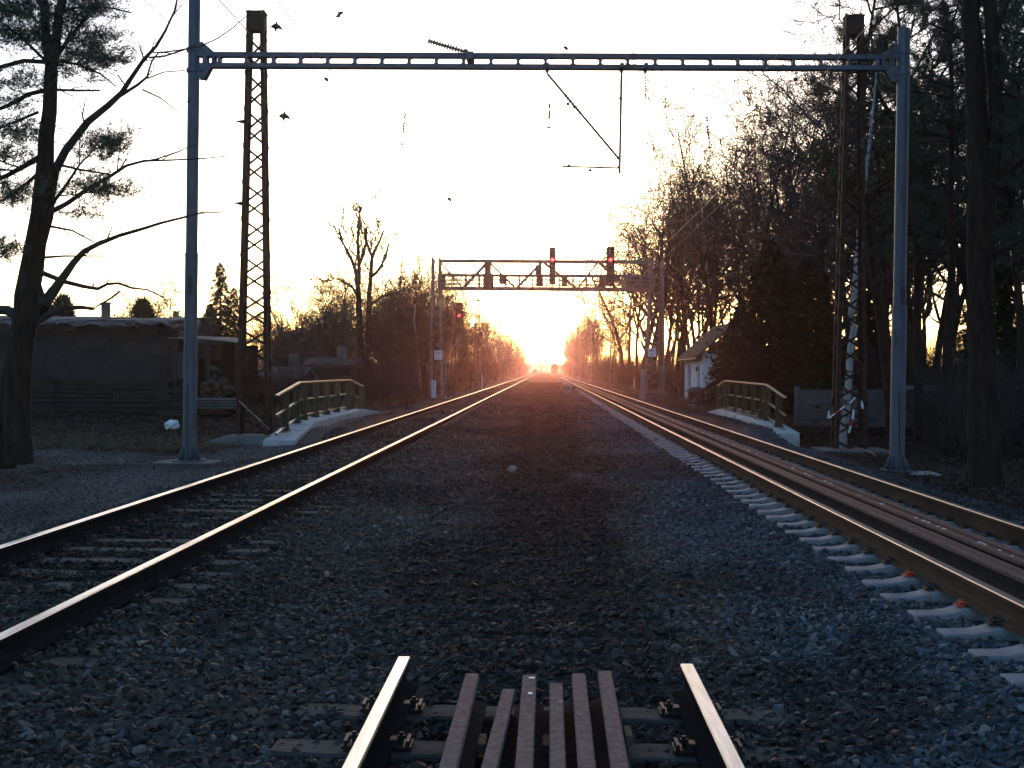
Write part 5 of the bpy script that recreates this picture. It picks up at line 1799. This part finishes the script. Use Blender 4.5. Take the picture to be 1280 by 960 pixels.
# ---------------------------------------------------------------- left foreground: pine and bare limbs
hand_tree('pine_tree', 'dark pine at the left edge with needle tufts and a forked trunk', 'tree', [
    ([(24, 580, 18), (22, 500, 16.5), (26, 430, 16), (33, 370, 15), (42, 320, 13.5), (50, 270, 12), (57, 200, 10.5), (62, 140, 9), (64, 85, 8)], 0, 0, 1),
    ([(64, 90, 6.5), (58, 55, 6), (56, 20, 5.5), (57, -40, 5)], 0, 0, 1),
    ([(64, 90, 6.5), (70, 50, 6), (74, 15, 5.5), (82, -40, 5)], 0, 0, 1),
    ([(66, 78, 3), (85, 50, 2.6), (105, 25, 2.2), (125, -5, 1.6)], 1, 3, .8),
    ([(62, 78, 3), (30, 76, 2.8), (0, 84, 2.6), (-20, 88, 2)], 1, 3, .8),
    ([(60, 112, 3), (35, 118, 2.8), (10, 132, 2.6), (-15, 142, 2)], 1, 3, .8),
    ([(62, 112, 1.8), (95, 113, 1.6), (125, 113, 1.2)], 1, 3, .6),
    ([(52, 195, 4), (30, 208, 3.4), (8, 220, 3), (-15, 228, 2)], 1, 3, .8),
    ([(50, 215, 2.6), (30, 232, 2), (5, 250, 1.6)], 1, 3, .7),
    ([(66, 75, 2), (95, 80, 1.7), (125, 92, 1.2), (145, 108, .8)], 1, 3, .7),
    ([(70, 205, 1.8), (100, 212, 1.5), (138, 218, 1)], 1, 3, .7),
    ([(60, 262, 2.5), (80, 235, 2), (100, 205, 1.3), (115, 190, .8)], 1, 3, .7),
    ([(58, 282, 1.8), (90, 288, 1.3), (118, 303, .8)], 1, 3, .7),
    ([(56, 75, 2), (25, 45, 1.8), (5, 30, 1.4)], 1, 3, .7),
    ([(58, 20, 2), (90, 10, 1.6), (130, 8, 1.2), (165, 16, .8)], 1, 3, .7),
    ([(48, 140, 2), (25, 150, 1.6), (0, 160, 1.2)], 1, 3, .7),
    ([(52, 322, 1.8), (80, 320, 1.3), (130, 320, .9)], 1, 2, .5)], 19, 511, bark='bark_pine', dens=3, mx=3,
    tufts=[(20, 15, 44, 22, 150, 0), (28, 48, 50, 16, 130, .3), (110, 10, 34, 14, 95, 0), (112, 50, 40, 22, 110, .2), (100, 75, 44, 16, 70, 0), (135, 75, 30, 10, 40, 0), (140, 182, 30, 8, 75, .2), (120, 195, 40, 7, 35, 0), (135, 240, 40, 9, 60, 0), (105, 235, 40, 14, 45, .3),
           (18, 168, 34, 16, 80, 0), (12, 198, 30, 12, 45, .2), (15, 245, 34, 18, 85, 0), (10, 315, 22, 10, 45, 0), (38, 105, 40, 14, 50, 0), (95, 90, 50, 20, 40, .5), (105, 268, 40, 8, 26, 0), (20, 130, 36, 10, 30, 0), (75, 20, 50, 16, 60, .3)])
hand_tree('bare_tree', 'bare tree at the left edge reaching long crooked limbs out to the grey pole', 'tree', [
    ([(6, 585, 14), (10, 500, 12), (20, 440, 11.5), (35, 405, 11), (55, 380, 9)], 0, 0, 1),
    ([(30, 400, 12), (46, 340, 8.5), (60, 270, 7), (68, 215, 6)], 0, 0, 1),
    ([(68, 215, 5.8), (82, 188, 5.2), (110, 152, 4.6), (135, 132, 4), (152, 116, 3.4), (165, 96, 2.8), (180, 74, 2.4), (195, 58, 2), (207, 38, 1.7), (218, 14, 1.3), (224, -12, 1)], 1, 1.6, .7),
    ([(150, 120, 2.2), (172, 106, 1.9), (184, 96, 1.6), (190, 76, 1.3), (198, 66, 1.1), (222, 63, 1), (250, 58, .9), (272, 48, .8), (292, 34, .7), (308, 20, .5)], 1, 1.4, .6),
    ([(186, 72, 1.4), (206, 70, 1.2), (228, 63, 1), (244, 57, .8)], 1, 1.2, .5),
    ([(178, 112, 1.2), (200, 122, .9), (218, 136, .6), (228, 150, .4)], 1, 2.2, .5),
    ([(184, 98, 1), (205, 90, .8), (232, 88, .5)], 1, 2, .4),
    ([(58, 268, 3.6), (84, 254, 3.1), (110, 236, 2.7), (138, 220, 2.3), (158, 207, 1.9), (180, 201, 1.6), (215, 200, 1.2), (255, 198, .9), (285, 195, .6)], 1, 1.6, .6),
    ([(172, 203, 1.5), (195, 199, 1.2), (222, 190, .9), (245, 180, .5)], 1, 1.6, .5),
    ([(55, 380, 8), (68, 362, 6.5), (80, 345, 5.2), (92, 328, 4.4), (105, 314, 3.6), (122, 305, 3.1), (150, 294, 2.6), (178, 286, 2.2), (200, 279, 1.9), (228, 272, 1.6), (255, 265, 1.1), (278, 266, .8), (292, 258, .5)], 1, 1.1, .6),
    ([(55, 385, 6), (40, 330, 4), (55, 342, 3.4), (80, 352, 3), (104, 358, 2.6), (122, 361, 2.3), (134, 355, 2), (148, 354, 1.8), (165, 360, 1.5), (184, 362, 1.2), (205, 372, .9)], 1, 1.2, .5),
    ([(150, 364, 1.5), (140, 372, 1.4), (128, 379, 1.2), (112, 388, .9)], 1, 1.4, .4),
    ([(30, 400, 8), (10, 388, 6.5), (-15, 386, 5)], 1, 1, .6),
    ([(48, 400, 5), (75, 386, 3.6), (100, 384, 2.8), (118, 386, 2)], 1, 1.2, .5)], 20, 517, mx=3)
# ---------------------------------------------------------------- right foreground pine with twin stems
hand_tree('pine_tree', 'massive dark twin stemmed pine at the right edge of the photo', 'tree', [
    ([(1232, 625, 27), (1230, 585, 21), (1228, 480, 17.5), (1226, 380, 17), (1225, 290, 16), (1221, 200, 13), (1219, 120, 12), (1216, 50, 11.5), (1214, -30, 10.5)], 0, 0, 1),
    ([(1230, 300, 12), (1236, 235, 10), (1242, 190, 10), (1246, 150, 9.5), (1244, 110, 8.5), (1240, 60, 8.5), (1236, 0, 8), (1234, -30, 7.5)], 0, 0, 1),
    ([(1236, 228, 4.5), (1252, 218, 4), (1270, 206, 3.6), (1290, 192, 3)], 1, 2, .8),
    ([(1246, 40, 3), (1254, 18, 2.8), (1264, -12, 2.4)], 1, 2, .8),
    ([(1247, 34, 1.6), (1262, 40, 1.3), (1285, 44, 1)], 1, 3, .7),
    ([(1247, 48, 1.4), (1265, 52, 1.1), (1288, 58, .8)], 1, 3, .7),
    ([(1246, 118, 2.2), (1262, 118, 1.8), (1276, 125, 1.6), (1292, 128, 1.2)], 1, 3, .8),
    ([(1238, 318, 3), (1258, 310, 2.6), (1290, 294, 2)], 1, 2, .8),
    ([(1218, 60, 2), (1190, 42, 1.6), (1160, 28, 1)], 1, 3, .7),
    ([(1208, 130, 1.4), (1186, 150, 1)], 1, 2, .5),
    ([(1240, 360, 2), (1256, 352, 1.4), (1268, 336, .9)], 1, 2, .5)], 20.5, 523, bark='bark_pine', mx=3,
    tufts=[(1272, 66, 16, 10, 40, 0), (1262, 96, 14, 8, 34, 0), (1276, 140, 14, 16, 55, 0), (1268, 185, 22, 10, 45, .2), (1272, 26, 10, 8, 14, .4), (1258, 160, 10, 8, 16, 0), (1275, 160, 12, 12, 30, 0), (1265, 230, 26, 10, 22, .4)])

# ---------------------------------------------------------------- pines of the right wood
def pine(seed, H, lean):
    T = Tree(seed)
    g = T.r
    n = 12
    pts = [np.array([0, 0, -.3])]
    d = np.array([lean, 0, 1.])
    for i in range(n):
        d = d + g.normal(0, .05, 3); d[2] = 1; d[0] *= .9
        pts.append(pts[-1] + d / np.linalg.norm(d) * H / n)
    rad = np.linspace(.17, .03, n + 1)
    T.put(0, pts, rad, 9)
    SPP = {1: (6, .14, .05, 6, .45, .6, .3, 5), 2: (4, .16, .08, 4, .5, .6, .2, 4), 3: (2, .2, .08, 0, 0, 0, 0, 3)}
    for j in range(34):
        q = g.uniform(.42, 1.0)
        f = q * n; i = min(int(f), n - 1)
        pos = pts[i] + (pts[i + 1] - pts[i]) * (f - i)
        a = g.uniform(0, 6.28)
        L = (2.9 * (1.12 - q) ** .6 + .4) * g.uniform(.6, 1.1)
        T.grow(pos, (math.cos(a), math.sin(a), .25), L, .04, 1, 3, SPP)
    cs, ds = [], []
    for p, d, lv in T.tips:
        if g.random() < .18: continue
        for k in range(5):
            cs.append(p - d * k * .05 + g.normal(0, .05, 3)); ds.append(d + np.array([0, 0, .3]))
    return [('trunk', T.mesh('trunk', [0], 'bark_pine')), ('branch', T.mesh('branch', [1, 2, 3], 'bark_pine')), ('foliage', tuft_mesh('foliage', cs, ds, 'needles_pine', n=6, L=.13, w=.016, spread=.75, rng=g))]
pines = [pine(601, 15, .10), pine(602, 14, -.05), pine(603, 16, .02)]
for (px, Y, i, sc, rz, lb) in ((1118, 36, 0, 1.0, 2.0, 'leaning pine with dense tufted top behind the right grey pole'), (1150, 40, 2, 1.02, .7, 'tall pine between the right grey pole and the twin stemmed pine'), (1185, 33, 1, .95, 4.0, 'slim pine just left of the twin stemmed pine'),
                              (1275, 36, 0, .95, 1.1, 'pine at the right border behind the twin stemmed pine'), (1205, 48, 2, 1.05, 2.6, 'pine deep in the wood behind the twin stemmed pine'), (1130, 52, 1, 1.15, .2, 'pine deep in the wood behind the right grey pole'),
                              (1125, 44, 0, 1.02, 3.3, 'second leaning pine behind the right grey pole'), (1165, 56, 0, 1.1, 5.0, 'distant pine between the right grey pole and the twin stemmed pine'), (1255, 50, 1, 1.1, .9, 'pine deep in the wood at the right border')):
    p = P(px, 480, Y)
    plant_at('pine_tree', lb, 'tree', pines[i], (p.x, Y, gz(p.x, Y)), rz, sc, None)

# ---------------------------------------------------------------- spruces
def spruce(seed, H, R, dens=1.0):
    T = Tree(seed); g = T.r
    T.put(0, [(0, 0, -.3), (0, 0, H * .5), (0, 0, H)], [.02 * H, .012 * H, .004], 8)
    cs, ds = [], []
    n = int(150 * dens)
    for j in range(n):
        q = (j + g.uniform(0, 1)) / n
        z = H * (.04 + .95 * q)
        L = R * (1 - q) ** .8 * g.uniform(.72, 1.1) + .12
        a = j * 2.4 + g.uniform(-.4, .4)
        m = 6
        pts = []
        for k in range(m + 1):
            t = k / m
            pts.append([math.cos(a) * L * t, math.sin(a) * L * t, z + L * (.12 * t - .42 * t * t + .16 * t ** 3)])
        T.put(1, pts, np.linspace(.022, .005, m + 1), 4)
        side = np.array([-math.sin(a), math.cos(a), 0])
        out = np.array([math.cos(a), math.sin(a), -.25])
        for k in range(int(9 * L / .6) + 3):
            t = g.uniform(.15, 1)
            c = np.array([np.interp(t, np.linspace(0, 1, m + 1), [p[e] for p in pts]) for e in range(3)])
            s_ = g.choice([-1, 1]) * (1 - t * .6) * L * .38
            for u in np.linspace(0, 1, 4):
                cs.append(c + side * s_ * u + out * abs(s_) * u * .5 + np.array([0, 0, -.12 * u])); ds.append(side * np.sign(s_) * .7 + out * .6 + np.array([0, 0, -.3]))
    return [('trunk', T.mesh('trunk', [0], 'bark_dark')), ('branch', T.mesh('branch', [1], 'bark_dark')), ('foliage', tuft_mesh('foliage', cs, ds, 'needles_spruce', n=6, L=.16, w=.03, spread=.55, rng=g))]
sp1, sp2 = spruce(701, 7.6, 2.7), spruce(702, 9.5, 1.9, .9)
for (px, Y, pp, sc, rz, lb) in ((962, 50, sp1, 1.0, 0, 'broad dark spruce behind the right green railing'), (1008, 54, sp1, .96, 2.0, 'second broad spruce, right behind the near one by the railing'), (925, 58, sp1, .72, 4.0, 'smaller spruce beside the gable of the white hut'), (1030, 47, sp2, .62, 1, 'slender spruce left of the right rusty mast'),
                              (275, 66, sp2, .80, 3.0, 'dark spruce left of the left rusty mast behind the lean-to'), (262, 70, sp1, .72, 1.5, 'shorter spruce beside the tall one behind the lean-to'), (292, 72, sp2, .70, 2.2, 'thin spruce just left of the left rusty mast'), (1085, 58, sp2, 1.0, 1, 'spruce in the dark wood behind the right rusty mast'), (1240, 44, sp1, .9, 3, 'spruce deep in the wood at the right edge')):
    p = P(px, 480, Y)
    plant_at('spruce_tree', lb, 'tree', pp, (p.x, Y, gz(p.x, Y)), rz, sc, None)
# thuja cones behind the shed
def thuja(seed):
    g = np.random.default_rng(seed); T = Tree(seed)
    T.put(0, [(0, 0, -.2), (0, 0, 3.6)], [.06, .01], 6)
    n = 1500
    q = g.random(n) ** .7; a = g.uniform(0, 6.28, n); r_ = .95 * np.clip(1 - q, 0, 1) ** .62 * g.uniform(.6, 1, n)
    cs = np.stack([np.cos(a) * r_, np.sin(a) * r_, q * 3.8 + .1], 1)
    ds = np.stack([np.cos(a) * .5, np.sin(a) * .5, np.ones(n)], 1)
    return [('trunk', T.mesh('trunk', [0], 'bark_dark')), ('foliage', tuft_mesh('foliage', cs, ds, 'needles_spruce', n=9, L=.26, w=.05, spread=.35, rng=g))]
th = thuja(801)
for px, Y, sc, lb in ((178, 56, 1.2, 'rounded dark thuja behind the middle of the shed roof'), (78, 54, 1.2, 'rounded dark thuja behind the left end of the shed roof'), (60, 58, 1.15, 'dark thuja partly hidden by the left pine trunk')):
    p = P(px, 480, Y)
    plant_at('thuja', lb, 'tree', th, (p.x, Y, gz(p.x, Y)), RT.uniform(0, 6), sc, None)
# ivy bush at the hut corner
g = np.random.default_rng(5)
n = 900
cs = g.normal(0, 1, (n, 3)) * np.array([.55, .5, 1.0]) + np.array([0, 0, 1.7])
o = thing('ivy_bush', 'leafy ivy bush hanging over the gable corner of the white hut', 'bush', (10.9, 71.2, -.5))
T = Tree(6)
for k in range(7): T.grow((g.normal(0, .2), 0, 0), (g.normal(0, .2), g.normal(0, .2), 1), 3, .03, 0, 1, {0: (5, .15, .02, 6, .3, .7, .2, 5), 1: (3, .2, 0, 0, 0, 0, 0, 3)})
link('stem', T.mesh('stem', [0, 1], 'bark_dark'), o)
link('foliage', tuft_mesh('foliage', cs, g.normal(0, 1, (n, 3)), 'ivy_leaf', n=5, L=.16, w=.14, spread=1, rng=g), o)
# birches
hand_tree('birch_tree', 'slim white birch stem seen through the right rusty mast', 'tree', [
    ([(1054, 562, 5), (1059, 500, 4.6), (1064, 430, 4.2), (1068, 370, 3.9), (1072, 320, 3.5), (1078, 250, 3), (1086, 190, 2.2), (1092, 130, 1.4), (1096, 80, .6)], 0, 1.3, 1.1)], 31.6, 531, bark='bark_birch', mx=3)
for px, Y, sd, lb in ((553, 86, 541, 'thin birch with pale stem beside the left bridge leg'), (521, 80, 542, 'thin birch with pale stem in the thicket left of the bridge')):
    hand_tree('birch_tree', lb, 'tree', [([(px + 5, 486, 1.7), (px + 3, 455, 1.6), (px, 425, 1.4), (px - 3, 405, 1.0), (px - 2, 380, .5)], 0, 1.6, 1.3)], Y, sd, bark='bark_birch', mx=3)
hand_tree('birch_tree', 'pale leaning birch stem in the wood above the white hut', 'tree', [([(893, 470, 1.7), (888, 400, 1.5), (884, 340, 1.3), (878, 280, 1.0), (876, 230, .6)], 0, 1.6, 1.6)], 98, 543, bark='bark_birch', mx=3)

# ---------------------------------------------------------------- fallen leaves and dry grass
def leaf_litter(name, n, fx, fy, m_, L, w, seed, up=.5):
    g = np.random.default_rng(seed)
    y = fy(g, n); x = fx(g, y, n)
    z = terrain_z(x, y) + .01
    ds = np.stack([g.normal(0, .8, n), g.normal(0, .8, n), np.abs(g.normal(0, .4, n)) + up], 1)
    return tag(link(name, tuft_mesh(name, np.stack([x, y, z], 1), ds, m_, n=4, L=L, w=w, spread=.5, rng=g)), kind='stuff')
leaf_litter('fallen_leaves', 9000, lambda g, y, n: 6.6 + np.abs(g.normal(0, 6, n)), lambda g, n: g.uniform(14, 60, n), 'dry_leaf', .07, .05, 1, .05)
leaf_litter('fallen_leaves', 9000, lambda g, y, n: -(7.6 + np.abs(g.normal(0, 6, n))), lambda g, n: g.uniform(26, 60, n), 'dry_leaf', .07, .05, 2, .05)
leaf_litter('fallen_leaves', 1600, lambda g, y, n: g.uniform(-5.5, 6, n), lambda g, n: 4 + 30 * g.random(n) ** 1.6, 'dry_leaf', .05, .03, 6, .02)
leaf_litter('dry_grass', 5200, lambda g, y, n: -(7.4 + np.abs(g.normal(0, 2.2, n))), lambda g, n: g.uniform(44, 130, n), 'dry_grass', .42, .018, 3, .9)
leaf_litter('dry_grass', 3600, lambda g, y, n: (7.2 + np.abs(g.normal(0, 2.0, n))), lambda g, n: g.uniform(44, 150, n), 'dry_grass', .40, .018, 4, .9)
leaf_litter('dry_grass', 1400, lambda g, y, n: -(7.2 + np.abs(g.normal(0, 3.5, n))), lambda g, n: g.uniform(26, 30, n), 'dry_grass', .16, .012, 5, .7)

# ================================================================ HAZE
HAZE = .00026
m = bpy.data.materials.new('haze')
m.use_nodes = True
nt = m.node_tree
nt.nodes.clear()
out = nt.nodes.new('ShaderNodeOutputMaterial')
pv = nt.nodes.new('ShaderNodeVolumePrincipled')
pv.inputs['Color'].default_value = (.95, .86, .88, 1)
pv.inputs['Density'].default_value = HAZE
pv.inputs['Anisotropy'].default_value = .90
nt.links.new(pv.outputs[0], out.inputs['Volume'])
MATS['haze'] = m
b = MB(); b.box((0, 1290, 13.5), (3300, 2760, 30))
o = b.build('haze', 'haze')
tag(o, kind='stuff')
